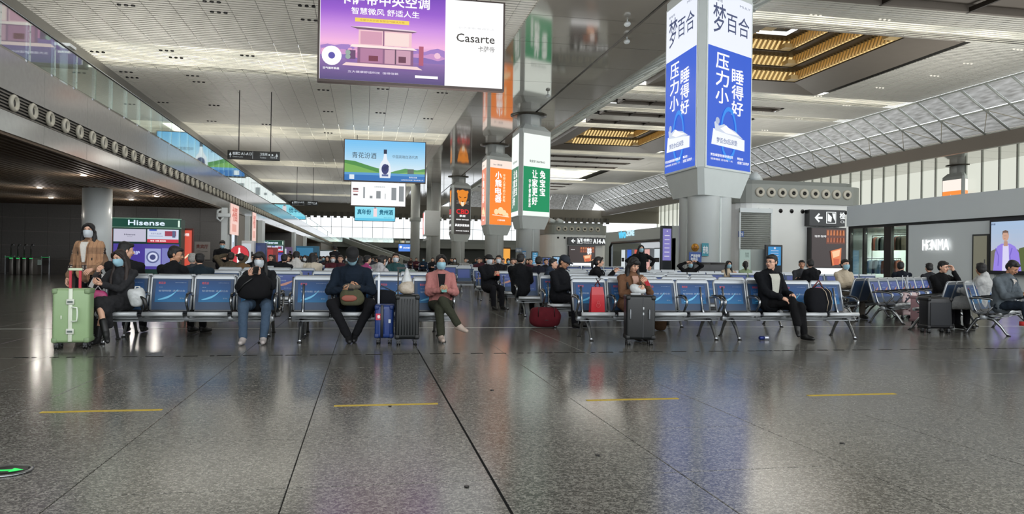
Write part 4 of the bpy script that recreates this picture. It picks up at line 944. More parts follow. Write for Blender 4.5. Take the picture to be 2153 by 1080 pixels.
# second white shop with rounded opening
y0b, y1b = 59.5, 77.5; zt2 = atX(1340, 482, XS).z
t = thing('white_pavilion', 'white pavilion shop with a rounded dark-framed opening and small blue sign', 'shop', (0, 0, 0))
q = MB(); q.box((XS, y0b, 3.2), (XS + 9, y1b, zt2), M_SHOP); q.build('roof_band', t)
q = MB(); q.box((XS, y0b, 0), (XS + .3, 61.5, 3.2), M_SHOP); q.box((XS, 75.8, 0), (XS + .3, y1b, 3.2), M_SHOP); q.box((XS, y0b, 0), (XS + 9, y0b + .2, 3.2), M_SHOP); q.build('front_wall', t)
q = MB(); q.tube([(XS - .03, 61.6, 0), (XS - .03, 61.6, 2.7), (XS - .03, 62.1, 3.1), (XS - .03, 75.1, 3.1), (XS - .03, 75.7, 2.7), (XS - .03, 75.7, 0)], .13, M_BLACK, n=8); q.build('opening_frame', t)
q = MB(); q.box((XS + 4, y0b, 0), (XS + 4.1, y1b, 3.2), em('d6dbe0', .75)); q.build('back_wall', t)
s = Sheet((XS - .02, 73.0, 3.55), (0, -1, 0), (0, 0, 1), 4.5, .75, .015); s.text('vivo', 0, .0, .45, 1, em('58c8f0', 1.1), .06); s.text('ZONE', .5, .2, .98, .9, em('c8eefc', 1.1), .04); s.build('logo_letters', t)
for k, (yy, c, w_) in enumerate(((74.5, 'e8f0f4', 1.2), (72.6, '2f66d8', 1.3), (70.8, 'e86a5a', 1.0), (69.4, 'b0e0e8', 1.2), (67.6, 'f0b8b0', 1.4), (65.0, 'dce8ee', 1.5), (63.0, '9ab0b8', 1.0))):
    q = MB(); q.box((XS + 1.2, yy, 0), (XS + 1.7, yy + w_, 2.5), hm('c8ccd0', .4)); q.box((XS + 1.17, yy + .08, .5), (XS + 1.2, yy + w_ - .08, 2.4), em(c, .8)); q.box((XS + 1.15, yy + .2, 1.2), (XS + 1.17, yy + w_ - .2, 1.6), hm('4a4a50'))
    tag(q.build('display_stand'), 'lit product display stand inside the white pavilion, number of coloured panels', 'display stand', 'display stands in the pavilion') if 0 else tag(q.build('display_stand'), 'lit %s display stand inside the pavilion shop' % ('white', 'bright blue', 'red', 'pale cyan', 'pink', 'wide pale', 'grey')[k], 'display stand', 'display stands in the pavilion')

# service pods with rings of round nozzles
def rounded(x0, x1, y0, y1, r, n=6):
    P = []
    for cx, cy_, a0 in ((x1 - r, y0 + r, -90), (x1 - r, y1 - r, 0), (x0 + r, y1 - r, 90), (x0 + r, y0 + r, 180)):
        for i in range(n + 1): a = R(a0 + 90 * i / n); P.append((cx + r * cos(a), cy_ + r * sin(a)))
    return P
ring_m = MB(); My = Matrix.Rotation(R(90), 4, 'X')
ring_m.lathe([(.0, .02), (.13, .02), (.14, .10), (.30, .10), (.34, .03), (.34, -.02)], mat('nozzle_cream', hexc('#c9c4b4'), .4), n=18, M=My); ring_m.lathe([(0, .10), (.12, .10), (.12, .12), (0, .13)], M_BLACK, n=12, M=My); RM = ring_m.mesh('air_nozzle')
sm_ = MB(); sm_.lathe([(.0, .03), (.13, .03), (.15, .0)], M_BLACK, n=12, M=My); SM = sm_.mesh('vent_hole')
def pod(x0, x1, y0, y1, zt, label, n):
    t = thing('service_pod', label, 'pod', (0, 0, 0))
    q = MB(); q.prism(rounded(x0, x1, y0, y1, 1.4), 0, zt - 1.25, M_POD); q.build('body', t)
    q = MB(); q.prism(rounded(x0 - .15, x1 + .15, y0 - .15, y1 + .15, 1.5), zt - 1.25, zt, hm('8f938c', .4)); q.build('nozzle_band', t)
    q = MB(); q.prism(rounded(x0 + .3, x1 - .3, y0 + .3, y1 - .3, 1.2), zt, zt + .3, hm('7c807a', .5)); q.build('roof', t)
    for i in range(n):
        x = x0 + 1.5 + (x1 - x0 - 3) * i / (n - 1); o = bpy.data.objects.new('air_nozzle', RM); o.location = (x, y0 - .15, zt - .55); C.objects.link(o); o.parent = t
        o = bpy.data.objects.new('vent_hole', SM); o.location = (x, y0 - .01, zt - 1.75); C.objects.link(o); o.parent = t
    for (x, y) in ((x0 + 1, y0 + 1.2), (x0 + 2.2, y0 + 1.5)):      # air cannons on the roof
        q = MB(); q.cyl((x, y, zt), (x, y, zt + .5), .25, M_GREYBOX, n=10); q.cyl((x - .5, y - .5, zt + .6), (x + .3, y + .3, zt + .5), .34, M_GREYBOX, .26, n=14); q.build('air_cannon', t)
    return t
YP = 47.0; px0 = XU(1550, YP); px1 = XU(1790, YP) + 1; ztp = atY(1710, 391, YP).z
pod(px0, px1, YP, YP + 8, ztp, 'large rounded white service pod with round nozzles behind the blue column', 9)
YP2 = 100.0; qx0 = XU(1150, YP2); qx1 = XU(1277, YP2); pod(qx0, qx1, YP2, YP2 + 8, atY(1210, 473, YP2).z, 'middle rounded service pod left of the white pavilion, with lit coffee poster', 7)
YP3 = 150.0; pod(XU(1117, YP3), XU(1165, YP3), YP3, YP3 + 9, atY(1140, 487, YP3).z, 'farthest rounded service pod, beige, behind the middle pod', 4)
# roller shutter on the near pod
a = atY(1556, 523, YP - .02); b_ = atY(1620, 448, YP - .02)
t = thing('roller_shutter', 'grey ribbed roller shutter on the near service pod', 'shutter', (a.x, YP - .06, a.z)); W = b_.x - a.x; H = b_.z - a.z
sm2 = MB(); sm2.rbox((0, 0, .01), (W, .05, H / 18 - .01), hm('8a8e88', .4), .02, n=1); sme = sm2.mesh('slat')
for i in range(18): o = bpy.data.objects.new('slat', sme); o.location = (0, 0, H / 18 * i); C.objects.link(o); o.parent = t
q = MB(); q.box((-.1, -.02, -.05), (0, .06, H + .1), M_GREYBOX); q.box((W, -.02, -.05), (W + .1, .06, H + .1), M_GREYBOX); q.box((-.1, -.1, H), (W + .1, .06, H + .3), M_GREYBOX); q.build('guide_frame', t)
# black gate signs and coffee posters
def gate_sign(y, u0, u1, v0, v1, label, full):
    a = atY(u0, v1, y); b_ = atY(u1, v0, y); W = b_.x - a.x; H = atY(u0, v0, y).z - a.z
    t = thing('gate_sign', label, 'sign', (a.x, y, a.z)); q = MB(); q.box((0, 0, 0), (W, .62, H), hm('1a1d1f', .3)); q.build('board', t)
    s = Sheet((0, -.01, 0), (1, 0, 0), (0, 0, 1), W, H, .005); Wt = em('f4f8f8', 1.0); k = 1 if not full else .5
    x = lambda v: v * k
    s.stroke([(x(.36), .5), (x(.16), .5)], .13 * H, Wt); s.stroke([(x(.27), .75), (x(.16), .5), (x(.27), .25)], .12 * H, Wt)
    s.rect(x(.46), .16, x(.74), .88, Wt); s.rect(x(.48), .2, x(.72), .84, hm('1a1d1f', .3)); s.poly([(x(.5), .8), (x(.62), .55), (x(.6), .25), (x(.5), .3)], Wt); s.poly([(x(.62), .8), (x(.71), .8), (x(.71), .3), (x(.66), .5)], Wt)
    if full: s.text('检票口', .40, .45, .62, .82, Wt, .03); s.text('Check-in', .40, .2, .62, .36, Wt); s.text('A14-A', .66, .22, .98, .8, Wt, .05)
    else: s.text('检', .84, .45, .99, .85, Wt, .03); s.text('Ch', .86, .2, .98, .36, Wt)
    s.build('lettering', t)
gate_sign(YP - .6, 1702, 1777, 440, 474, 'large black gate sign with white arrow and scanner symbol beside the white shop', False)
gate_sign(YP2 - .6, 1195, 1274, 498, 514, 'black gate sign with arrow and A14 lettering on the middle pod', True)
def coffee(y, u0, u1, v0, v1, label, left):
    a = atY(u0, v1, y); b_ = atY(u1, v0, y); W = b_.x - a.x; H = atY(u0, v0, y).z - a.z
    t = thing('coffee_poster', label, 'poster', (a.x, y, a.z)); q = MB(); q.box((-.05, 0, -.05), (W + .05, .52, H + .05), hm('1a1615', .4)); q.build('frame', t)
    s = Sheet((0, -.01, 0), (1, 0, 0), (0, 0, 1), W, H, .005); s.rect(0, 0, 1, 1, em('3a2c2a', .8)); s.rect(.42, .60, .98, .97, em('6a3420', .85))
    for i in range(6): s.poly([(.44 + i * .09, .82), (.50 + i * .09, .82), (.49 + i * .09, .95), (.45 + i * .09, .95)], em('c8743c', .9)); s.poly([(.44 + i * .09, .64), (.50 + i * .09, .64), (.49 + i * .09, .76), (.45 + i * .09, .76)], em('a85a34', .9))
    s.poly([(.54, .42), (.86, .50), (.84, .10), (.60, .04)], em('e8824a', .95)); s.poly([(.58, .40), (.82, .46), (.80, .3), (.62, .24)], em('f8c89a', 1)); s.poly([(.62, .22), (.80, .22), (.78, .06), (.64, .06)], em('d05a30', .95)); s.disc(.92, .10, .06, em('f0b890', .95), n=10)
    s.text('瑞幸', .06, .76, .22, .82, WHITE_E, .0); s.text('咖啡', .24, .76, .40, .82, WHITE_E, .0) if left else s.text('咖啡', .70, .5, .85, .9, WHITE_E, .04)
    s.build('advertisement', t)
    t = thing('light_plinth', 'glowing white light box directly under the coffee poster ' + ('beside the white shop' if left else 'on the middle pod'), 'light box', (a.x, y + .05, a.z - .75 * (W / 4.0)))
    q = MB(); q.box((0, 0, 0), (W * 1.05, .3, .62 * (W / 4.0)), em('f8fbff', 1.3)); q.build('diffuser', t); q = MB(); q.box((-.03, .02, -.05), (W * 1.05 + .03, .32, .0), M_GREYBOX); q.build('tray', t)
coffee(YP - .5, 1706, 1778, 479, 561, 'dark lit coffee poster with an iced cup beside the white shop', True)
coffee(YP2 - .5, 1196, 1251, 517, 551, 'dark lit coffee poster with an iced cup on the middle pod', False)
# purple totem, kiosks, notices and plates around the column
def totem(y, u0, u1, vt, zb, label, col, nm='info_totem', cat='display', hd=None):
    a = atY(u0, vt, y); b_ = atY(u1, vt, y); W = b_.x - a.x; H = a.z
    t = thing(nm, label, cat, (a.x, y, 0)); q = MB(); q.rbox((0, 0, 0), (W, .25, H), hm('3c4046', .35), .04); q.build('cabinet', t)
    s = Sheet((W * .12, -.012, zb), (1, 0, 0), (0, 0, 1), W * .76, H * .95 - zb, .004); s.rect(0, 0, 1, 1, em(col, .85)); Wt = em('e6e4f8', .8)
    for i in range(6): s.rect(.2, .12 + i * .13, .8, .145 + i * .13, Wt)
    s.disc(.5, .92, .08, Wt); s.build('screen', t); return t
totem(40, 1391, 1414, 474, 1.3, 'slim dark totem with a lilac screen left of the blue-box column', '8c86cc')
totem(43.5, 1611, 1646, 514, 1.1, 'bright blue self-service kiosk with a small screen behind the man in the suit', '4a9ad6', 'self_service_kiosk', 'kiosk')
totem(42, 1507, 1526, 517, .6, 'narrow sky-blue standing panel right of the blue-box column', '4aa0d8', 'standing_panel', 'display')
totem(60, 1139, 1160, 540, .6, 'navy blue standing panel in the middle distance', '2c4a8c', 'standing_panel', 'display')
totem(62, 1162, 1178, 538, .5, 'pale blue standing panel beside the navy one', '8fc0e4', 'standing_panel', 'display')
totem(60, 1118, 1132, 528, .6, 'small teal standing panel behind the second column', '3a8ab0', 'standing_panel', 'display')
a = atY(1553, 580, 44); b_ = atY(1611, 524, 44); 
t = thing('notice_board', 'wide pale grey free-standing notice board below the roller shutter', 'notice', (a.x, 44, 0)); W = b_.x - a.x; H = b_.z
q = MB(); q.rbox((0, 0, .0), (W, .08, H), mat('notice_grey', (.45, .5, .48), .3), .02); q.build('board', t); s = Sheet((0, -.012, 0), (1, 0, 0), (0, 0, 1), W, H, .006); s.rect(.03, .1, .42, .97, em('c4dcd4', .55)); s.text('旅客\n须知', .22, .75, .36, .9, hm('3a5048')); s.rect(.18, .3, .38, .68, hm('d8e0d8')); s.build('print', t)
for k, (u0, u1, v0, v1, c, txt_, lab) in enumerate(((1449, 1475, 530, 552, '2c4f96', '严禁携带\n危险品', 'dark blue rectangular notice plate on the near column'), (1476, 1490, 511, 538, '2f8a9c', '充电', 'teal upright plate on the near column'), (1553, 1564, 486, 498, '3c5c9c', '安全', 'small blue plate at the near pod corner'), (1084, 1098, 521, 530, '7a8a9c', '候车', 'small grey-blue plate on the column under the green box'), (1098, 1106, 527, 541, '4a90c8', '问', 'tiny light blue plate on the column under the green box'))):
    yy = 35.75 if k < 2 else (46.93 if k == 2 else 80.2); a = atY(u0, v1, yy); b_ = atY(u1, v0, yy)
    t = thing('notice_plate', lab, 'notice', (a.x, yy, a.z)); q = MB(); q.box((0, 0, 0), (b_.x - a.x, .05, b_.z - a.z), hm(c, .4)); q.build('plate', t)
    s = Sheet((0, -.01, 0), (1, 0, 0), (0, 0, 1), b_.x - a.x, b_.z - a.z, .004); s.text(txt_, .12, .2, .88, .8, hm('e8eef4'), .02); s.build('lettering', t)
p = atY(1461, 520, 35.75); t = thing('round_emblem', 'round gold emblem fixed on the near column above the blue plate', 'emblem', p)
q = MB(); q.cyl((0, 0, 0), (0, -.04, 0), .20, hm('c08a3a', .3, metal=.6), n=24); q.build('disc', t); q = MB(); q.cyl((0, -.04, 0), (0, -.055, 0), .11, hm('8c5a20', .4), n=5); q.build('star', t)
# orange glowing shop far behind, and massage chairs
a = atY(1045, 545, 120); t = thing('orange_shop_display', 'small orange lit shop display far down the hall right of the orange column', 'display', (a.x, 120, 0)); q = MB(); q.box((0, 0, 0), (2.2, 1, 3.2), hm('6a4a30')); q.build('cabinet', t); q = MB(); q.box((.1, -.02, .4), (2.1, 0, 3.0), em('f0a848', 1)); q.build('display_window', t)
for k, u in enumerate((1476, 1507)):
    p = atY(u, 565, 27.5); t = thing('massage_chair', 'bulky black massage chair, ' + ('left' if k == 0 else 'right') + ' one in front of the near column', 'massage chair', (p.x, 27.5, 0)); bk = hm('16171a', .4)
    q = MB(); q.rbox((-.42, -.1, .35), (.42, .25, 1.22), bk, .12); q.build('backrest', t); q = MB(); q.rbox((-.38, -.7, .25), (.38, .1, .5), bk, .08); q.build('seat', t)
    for sx in (-1, 1): q = MB(); q.rbox((sx * .45 - .09, -.65, .1), (sx * .45 + .09, .1, .68), bk, .06); q.build('armrest', t)
# ================================================================== BENCHES
PIT = .585
M_PANELB = mat('bench_panel_navy', (.015, .045, .105), .5, noise_s=3, noise_a=.1)
M_POSTER = grad_mat('bench_poster_blue', [(0, '1c6c9c'), (.4, '1a548c'), (1, '153c6c')], 2, 0, .6)
M_POSTERP = grad_mat('bench_poster_violet', [(0, '37548f'), (.5, '3a4f92'), (1, '4a5790')], 2, 0, .55)
Mtxt = hm('9fb0c4', .5); Mred = hm('b0404e', .5); Msw = hm('5fb4dc', .4); Mor = hm('b8806e', .4)
# seat back frame, leaning back: bottom (y .165, z .425) -> top (y .30, z .91)
def lean(x, t, off=0):   # t 0..1 up the back
    a = V((x, .165, .425)); b_ = V((x, .300, .91)); n = V((0, -(b_.z - a.z), (b_.y - a.y))).normalized()
    return a.lerp(b_, t) + n * off
def back_parts(style):
    q = MB(); w_ = .275
    q.tube([lean(-w_ + .01, 0), lean(-w_, .5), lean(-w_, .93), lean(-w_ + .03, 1), lean(w_ - .03, 1), lean(w_, .93), lean(w_, .5), lean(w_ - .01, 0)], .019, M_FRAME, n=6)
    # broad top bar
    P = [lean(-w_ + .01, .90, .012), lean(w_ - .01, .90, .012), lean(w_ - .01, 1.0, .012), lean(-w_ + .01, 1.0, .012), lean(-w_ + .01, .90, -.012), lean(w_ - .01, .90, -.012), lean(w_ - .01, 1.0, -.012), lean(-w_ + .01, 1.0, -.012)]
    q.add(P, [(0, 1, 2, 3), (7, 6, 5, 4), (0, 4, 5, 1), (3, 2, 6, 7), (1, 5, 6, 2), (0, 3, 7, 4)], M_FRAME)
    q.build_name = 'back_frame'
    p = MB(); w2 = .255
    P = [lean(-w2, .0, .01), lean(w2, .0, .01), lean(w2, .91, .01), lean(-w2, .91, .01), lean(-w2, .0, -.01), lean(w2, .0, -.01), lean(w2, .91, -.01), lean(-w2, .91, -.01)]
    p.add(P, [(0, 1, 2, 3), (7, 6, 5, 4), (0, 4, 5, 1), (3, 2, 6, 7), (1, 5, 6, 2), (0, 3, 7, 4)], M_PANELB)
    o = lean(-.215, .22, .012); up = lean(0, 1) - lean(0, 0); L = up.length
    po = Sheet(o, (1, 0, 0), up, .43, L * .63, .001); po.rect(0, 0, 1, 1, M_POSTER if style == 0 else M_POSTERP, 0)
    pr = Sheet(o, (1, 0, 0), up, .43, L * .63, .0012)
    if style == 0:
        pr.text('青花汾', .08, .82, .30, .93, Mred, .02); pr.text('智慧物联 造福社会', .10, .47, .93, .555, Mtxt, .0); pr.text('物产中大', .78, .13, .92, .20, Mtxt, .0); pr.text('世界500强企业', .60, .88, .95, .905, Mtxt, 0); pr.text('集团', .1, .66, .22, .69, Mtxt, 0)
        pts = [(.10 + .60 * t, .10 + .16 * t + .30 * t ** 3) for t in [i / 10 for i in range(11)]]; pr.stroke(pts, [.008 + .022 * sin(pi * min(1, i / 9)) for i in range(11)], Msw)
    else:
        pr.text('物产中大', .08, .85, .33, .94, Mtxt, .02); pr.text('智慧物联', .1, .58, .5, .66, Mtxt, 0)
        pts = [(.05 + .8 * t, .28 + .1 * t + .28 * t ** 2) for t in [i / 10 for i in range(11)]]; pr.stroke(pts, [.01 + .04 * sin(pi * i / 10) for i in range(11)], Mor)
        pr.text('世界500强', .4, .1, .9, .16, Mtxt, 0)
    return q.mesh('backrest'), p.mesh('panel'), po.mb.mesh('poster'), pr.mb.mesh('print')
BACKS = [back_parts(0), back_parts(1)]
q = MB(); sw = .26
q.cyl((-sw, -.255, .392), (sw, -.255, .392), .033, mat('seat_edge_tube', (.50, .52, .53), .4, metal=.3), n=12); q.build_ = 0
prof = [(-.25, .41), (-.15, .40), (0, .385), (.10, .385), (.155, .41), (.17, .46)]
rings = [[(x, y, z + dz) for x, dz in ((-sw, 0), (sw, 0), (sw, -.018), (-sw, -.018))] for y, z in prof]; q.loft(rings, M_DKMETAL, False)
q.cyl((-sw, -.20, .335), (sw, -.20, .335), .010, M_FRAME, n=6); q.cyl((-sw, -.16, .29), (sw, -.16, .29), .012, M_FRAME, n=6)
SEATM = q.mesh('seat')
def arm_mesh():
    q = MB(); q.tube([(0, .20, .64), (0, .05, .655), (0, -.12, .64), (0, -.20, .60), (0, -.19, .54), (0, -.10, .44), (0, -.06, .34)], [.018, .022, .022, .022, .02, .017, .017], M_CHROME, n=7)
    q.tube([(0, .15, .672), (0, 0, .682), (0, -.12, .668), (0, -.19, .64)], [.012, .02, .02, .012], M_BLACK, n=6, flat=.5); return q.mesh('armrest')
ARM = arm_mesh()
def leg_mesh():
    q = MB()
    q.tube([(0, -.02, .31), (0, -.14, .28), (0, -.25, .16), (0, -.33, .04), (0, -.36, .012)], [.036, .034, .026, .022, .026], M_CHROME, n=8)
    q.tube([(0, .02, .31), (0, .12, .27), (0, .20, .16), (0, .27, .04), (0, .29, .012)], [.034, .030, .024, .02, .024], M_CHROME, n=8)
    q.cyl((0, -.365, .0), (0, -.365, .014), .034, M_BLACK, n=10); q.cyl((0, .295, .0), (0, .295, .014), .034, M_BLACK, n=10)
    q.tube([(0, .05, .30), (0, .15, .45), (0, .20, .62), (0, .255, .80)], [.026, .022, .02, .016], M_CHROME, n=6); return q.mesh('leg')
LEG = leg_mesh()
def beam_mesh(n):
    q = MB(); L = PIT * n; q.rbox((-L / 2 + .02, -.05, .275), (L / 2 - .02, .05, .355), M_FRAME, .012, n=1); return q.mesh('beam')
def chl(name, me, par, loc=(0, 0, 0), **k):
    o = bpy.data.objects.new(name, me); C.objects.link(o); o.parent = par; o.location = loc
    for a, b_ in k.items(): o[a] = b_
    return o
BN = 4
def make_bench(style, detail=True):
    t = thing('waiting_bench', 'x', 'bench')
    chl('beam', beam_mesh(BN), t)
    for i in range(BN):
        x = (i - (BN - 1) / 2) * PIT
        chl('seat', SEATM, t, (x, 0, 0)); b_ = chl('backrest', BACKS[style][0], t, (x, 0, 0)); chl('panel', BACKS[style][1], b_)
        if detail: chl('poster', BACKS[style][2], b_); chl('print', BACKS[style][3], b_)
    for i in range(BN + 1): chl('armrest', ARM, t, ((i - BN / 2) * PIT, 0, 0))
    for s_ in (-1, 1): chl('leg', LEG, t, (s_ * (PIT * BN / 2 - .16), 0, 0))
    return t
protos = {}
def bench(x, y, rz, label, style=0, group='waiting benches in rows'):
    """x, y: middle of the bench"""
    if style not in protos:
        t = protos[style] = make_bench(style, True); t.location = (x, y, 0); t.rotation_euler = (0, 0, rz); t['label'] = label; t['group'] = group; return t
    return dup(protos[style], (x, y, 0), rz, label, group)
LW = PIT * BN
Y1 = 11.38
LX = (-2.42, .125); RX = (4.37, 6.78)
bench(LX[0], Y1, 0, 'front row bench on the left, with the green suitcase at its end')
bench(LX[1], Y1, 0, 'front row bench seating the man in the black cap and the woman in pink')
bench(RX[0], Y1, 0, 'front row bench holding the red gift bag')
bench(RX[1], Y1, 0, 'front row bench seating the man in the dark suit')
for k, x in enumerate(LX): bench(x, Y1 + .84, pi, 'bench back to back with the %s of the two front left benches' % ('left', 'right')[k])
# left block rows
ordn = ['second', 'third', 'fourth', 'fifth', 'sixth']
rowsL = [15.55, 19.7]; 
for k, y in enumerate(rowsL):
    for j, x in enumerate(LX):
        bench(x, y, 0, 'bench facing the camera in the %s row back of the left block, %s half' % (ordn[k], ('left', 'right')[j]), 1)
        bench(x, y + .84, pi, 'bench facing away in the %s row back of the left block, %s half' % (ordn[k], ('left', 'right')[j]), 1)
rowsR = [13.6, 16.2, 18.5, 22.5]
for k, y in enumerate(rowsR):
    for j, x in enumerate(RX):
        bench(x + (-.0, -.0, .05, .0)[k], y, 0, 'bench in the %s row back of the middle block, %s half' % (ordn[k], ('aisle', 'right')[j]), 1 if (k >= 1) else 0)
# right block, turned
ca, sa = cos(R(35)), sin(R(35))
for k, (x, y) in enumerate(((10.45, 13.95), (10.62, 11.55))):
    for j in range(2):
        c = V((x, y, 0)) + V((ca, sa, 0)) * (LW / 2 + .0 + j * (LW + .08)) + V((sa, -ca, 0)) * .02
        if k == 0 or j == 0: bench(c.x, c.y, R(35), 'turned bench on the right, %s of the pair rows, %s section' % (('farther', 'nearer')[k], ('first', 'second')[j]) + ('' if k else ''), 1 - k)
        d = c + V((-sa, ca, 0)) * .86
        if k == 0 or j == 0: bench(d.x, d.y, R(215), 'turned bench facing away on the right, %s row, %s section' % (('farther', 'nearer')[k], ('first', 'second')[j]), 1)
# simple whole benches far back (one mesh each, a few pixels high)
q = MB()
for st in (0,):
    L = LW
    for i in range(BN):
        x = (i - 1.5) * PIT
        P = [lean(x - .27, 0, .01), lean(x + .27, 0, .01), lean(x + .27, .9, .01), lean(x - .27, .9, .01), lean(x - .27, 0, -.01), lean(x + .27, 0, -.01), lean(x + .27, .9, -.01), lean(x - .27, .9, -.01)]
        F6 = [(0, 1, 2, 3), (7, 6, 5, 4), (0, 4, 5, 1), (3, 2, 6, 7), (1, 5, 6, 2), (0, 3, 7, 4)]
        q.add(P, F6, M_PANELB)
        P = [lean(x - .275, .9, .02), lean(x + .275, .9, .02), lean(x + .275, 1, .02), lean(x - .275, 1, .02), lean(x - .275, .9, -.02), lean(x + .275, .9, -.02), lean(x + .275, 1, -.02), lean(x - .275, 1, -.02)]
        q.add(P, F6, M_FRAME)
        P = [lean(x - .21, .22, .012), lean(x + .21, .22, .012), lean(x + .21, .85, .012), lean(x - .21, .85, .012)]; q.add(P, [(0, 1, 2, 3)], M_POSTERP)
        q.box((x - .26, -.26, .37), (x + .26, .17, .41), M_DKMETAL)
    q.box((-L / 2, -.05, .27), (L / 2, .05, .35), M_FRAME)
    for s_ in (-1, 1):
        x = s_ * (L / 2 - .16); q.tube([(x, -.36, 0), (x, -.2, .22), (x, 0, .31), (x, .16, .22), (x, .29, 0)], .025, M_CHROME, n=5)
    for i in range(BN + 1): x = (i - 2) * PIT; q.tube([(x, .2, .64), (x, -.12, .65), (x, -.2, .58), (x, -.06, .34)], .02, M_CHROME, n=5)
FAR = q.mesh('waiting_bench')
ORD = ['nearest', 'second', 'third', 'fourth', 'fifth', 'sixth', 'seventh', 'eighth', 'ninth', 'tenth', 'eleventh']
def far_bench(x, y, rz, lab):
    o = bpy.data.objects.new('waiting_bench', FAR); C.objects.link(o); o.location = (x, y, 0); o.rotation_euler = (0, 0, rz)
    tag(o, lab, 'bench', 'distant seating rows')
y = 24; k = 0
while y < 64:
    for j, x in enumerate(LX):
        far_bench(x, y, 0, 'distant steel bench facing the camera, left block, %s far row, %s half' % (ORD[k], ('left', 'right')[j])); far_bench(x, y + .84, pi, 'distant steel bench facing away, left block, %s far row, %s half' % (ORD[k], ('left', 'right')[j]))
    y += 4.15 if y < 40 else 6.5; k += 1
y = 27.0; k = 0
while y < 64:
    for j, x in enumerate(RX + ((10.4, 13.0) if y > 40 else ())): far_bench(x, y, 0, 'distant steel bench, middle block, %s far row, %s from the aisle' % (ORD[k], ('first', 'second', 'third', 'fourth')[j]))
    y += 4.4 if y < 40 else 6.5; k += 1
for k in range(9):
    far_bench(9.2 + 2.5 * (k % 3), 20.5 + 3.4 * (k // 3), 0, 'steel bench before the blue-box column, %s row, %s from the left' % (('near', 'middle', 'back')[k // 3], ('first', 'second', 'third')[k % 3]))

# ================================================================== LUGGAGE AND BAGS
def wheels(t, w, d, r=.032, dx=.05):
    for sx in (-1, 1):
        for sy in (-1, 1):
            q = MB(); x = sx * (w / 2 - dx); y = sy * (d / 2 - .05)
            q.cyl((x - .012 - .012, y, r), (x - .012 + .006, y, r), r, M_BLACK, n=12); q.cyl((x + .012 - .006, y, r), (x + .024, y, r), r, M_BLACK, n=12)
            q.box((x - .022, y - .022, r), (x + .022, y + .022, r * 2 + .02), M_DKMETAL); q.build('wheel', t)
def suitcase(label, x, y, rz, w, d, h, c, ribs=0, ribm=None, handle=None, style='hard', group=None):
    t = thing('suitcase', label, 'suitcase', (x, y, 0), rz, group); z0 = .085
    mt = hm(c, .4, noise_s=8, noise_a=.06); q = MB(); q.rbox((-w / 2, -d / 2, z0), (w / 2, d / 2, h), mt, .045, n=4)
    q.build('shell', t)
    if ribs:
        q = MB()
        for i in range(ribs):
            xx = -w / 2 + .05 + (w - .1) * i / (ribs - 1); q.rbox((xx - .008, -d / 2 - .006, z0 + .06), (xx + .008, -d / 2 + .01, h - .06), mt, .005, n=1)
        q.build('ribs', t)
    for sx in (-1, 1):
        for zz in (z0 + .0, h - .07):
            q = MB(); q.rbox((sx * (w / 2 - .03) - .035, -d / 2 - .008, zz), (sx * (w / 2 - .03) + .035, d / 2 + .008, zz + .07), mat('corner_' + c, tuple(v * .7 for v in hexc(c)), .5), .02, n=2); q.build('corner_guard', t)
    wheels(t, w, d)
    return t
# green case with white centre band seen from its narrow front
p = atZ(152, 733, 0)
t = suitcase('pale green hard suitcase with red pull straps at the far left bench end', p.x, p.y + .02, R(5), .42, .27, .765, '8ea87c')
wm = hm('d4dcc8', .4)
q = MB(); q.rbox((-.024, -.150, .10), (.024, -.132, .765), wm, .006, n=1); q.build('centre_band', t, label='white centre band')
for z in (.60, .23): q = MB(); q.rbox((-.045, -.162, z - .035), (.045, -.142, z + .035), hm('c8ccc0', .3), .008, n=2); q.box((-.03, -.166, z - .012), (.03, -.160, z + .012), hm('55605a', .4)); q.build('latch', t)
q = MB(); q.tube([(.03, -.14, .36), (.03, -.185, .36), (.085, -.195, .365), (.09, -.195, .42), (.09, -.195, .48), (.085, -.195, .53), (.03, -.185, .535), (.03, -.14, .535)], .0095, hm('dde6d6', .4)); q.build('side_handle', t)
q = MB(); q.rbox((-.11, -.145, .38), (-.095, -.135, .43), wm, .004, n=1); q.build('badge', t)
for sx in (-1, 1): q = MB(); q.box((sx * .055 - .014, .05, .765), (sx * .055 + .014, .075, .99), hm('b8283c', .5)); q.build('pull_strap', t, label='red pull strap')
q = MB(); q.rbox((-.08, .045, .985), (.08, .08, 1.02), hm('c6d2b6', .4), .01); q.build('pull_handle', t)
# blue cabin case with white long handle
p = atZ(808, 722, 0)
t = suitcase('blue ribbed cabin suitcase with a tall white handle, left of the black case', p.x, p.y + .08, R(-3), .26, .38, .55, '1c3672', 3)
for sx in (-.03,): q = MB(); q.rbox((sx - .02, -.205, .10), (sx + .02, -.19, .55), hm('14161c', .4), .005, n=1); q.build('zip_band', t)
q = MB(); q.box((-.105, .14, .55), (-.075, .17, .98), hm('dfe4ea', .3)); q.rbox((-.11, .0, .965), (-.07, .18, .99), hm('dfe4ea', .3), .008); q.build('pull_handle', t, label='tall white pull handle')
q = MB(); q.box((-.115, -.198, .34), (-.035, -.194, .43), hm('b83048', .4)); q.ell((-.075, -.198, .385), (.022, .003, .028), hm('e8d8dc', .4), 8, 6); q.build('sticker', t, label='round red and white sticker'); q = MB(); q.box((.06, -.198, .30), (.09, -.194, .35), hm('c8ccd0', .4)); q.build('sticker', t)
# large black ribbed case on its right
p = atZ(856, 726, 0)
t = suitcase('tall black ribbed suitcase with a plastic bag on top, beside the woman in pink', p.x, p.y + .12, R(-2), .33, .27, .70, '0e1213', 7)
q = MB(); q.rbox((-.06, -.02, .70), (.06, .02, .73), hm('60666a', .4), .008); q.build('carry_handle', t); q = MB(); q.box((-.14, .06, .70), (-.12, .08, 1.05), M_BLACK); q.box((-.15, .055, 1.05), (-.02, .085, 1.08), M_BLACK); q.build('pull_handle', t)
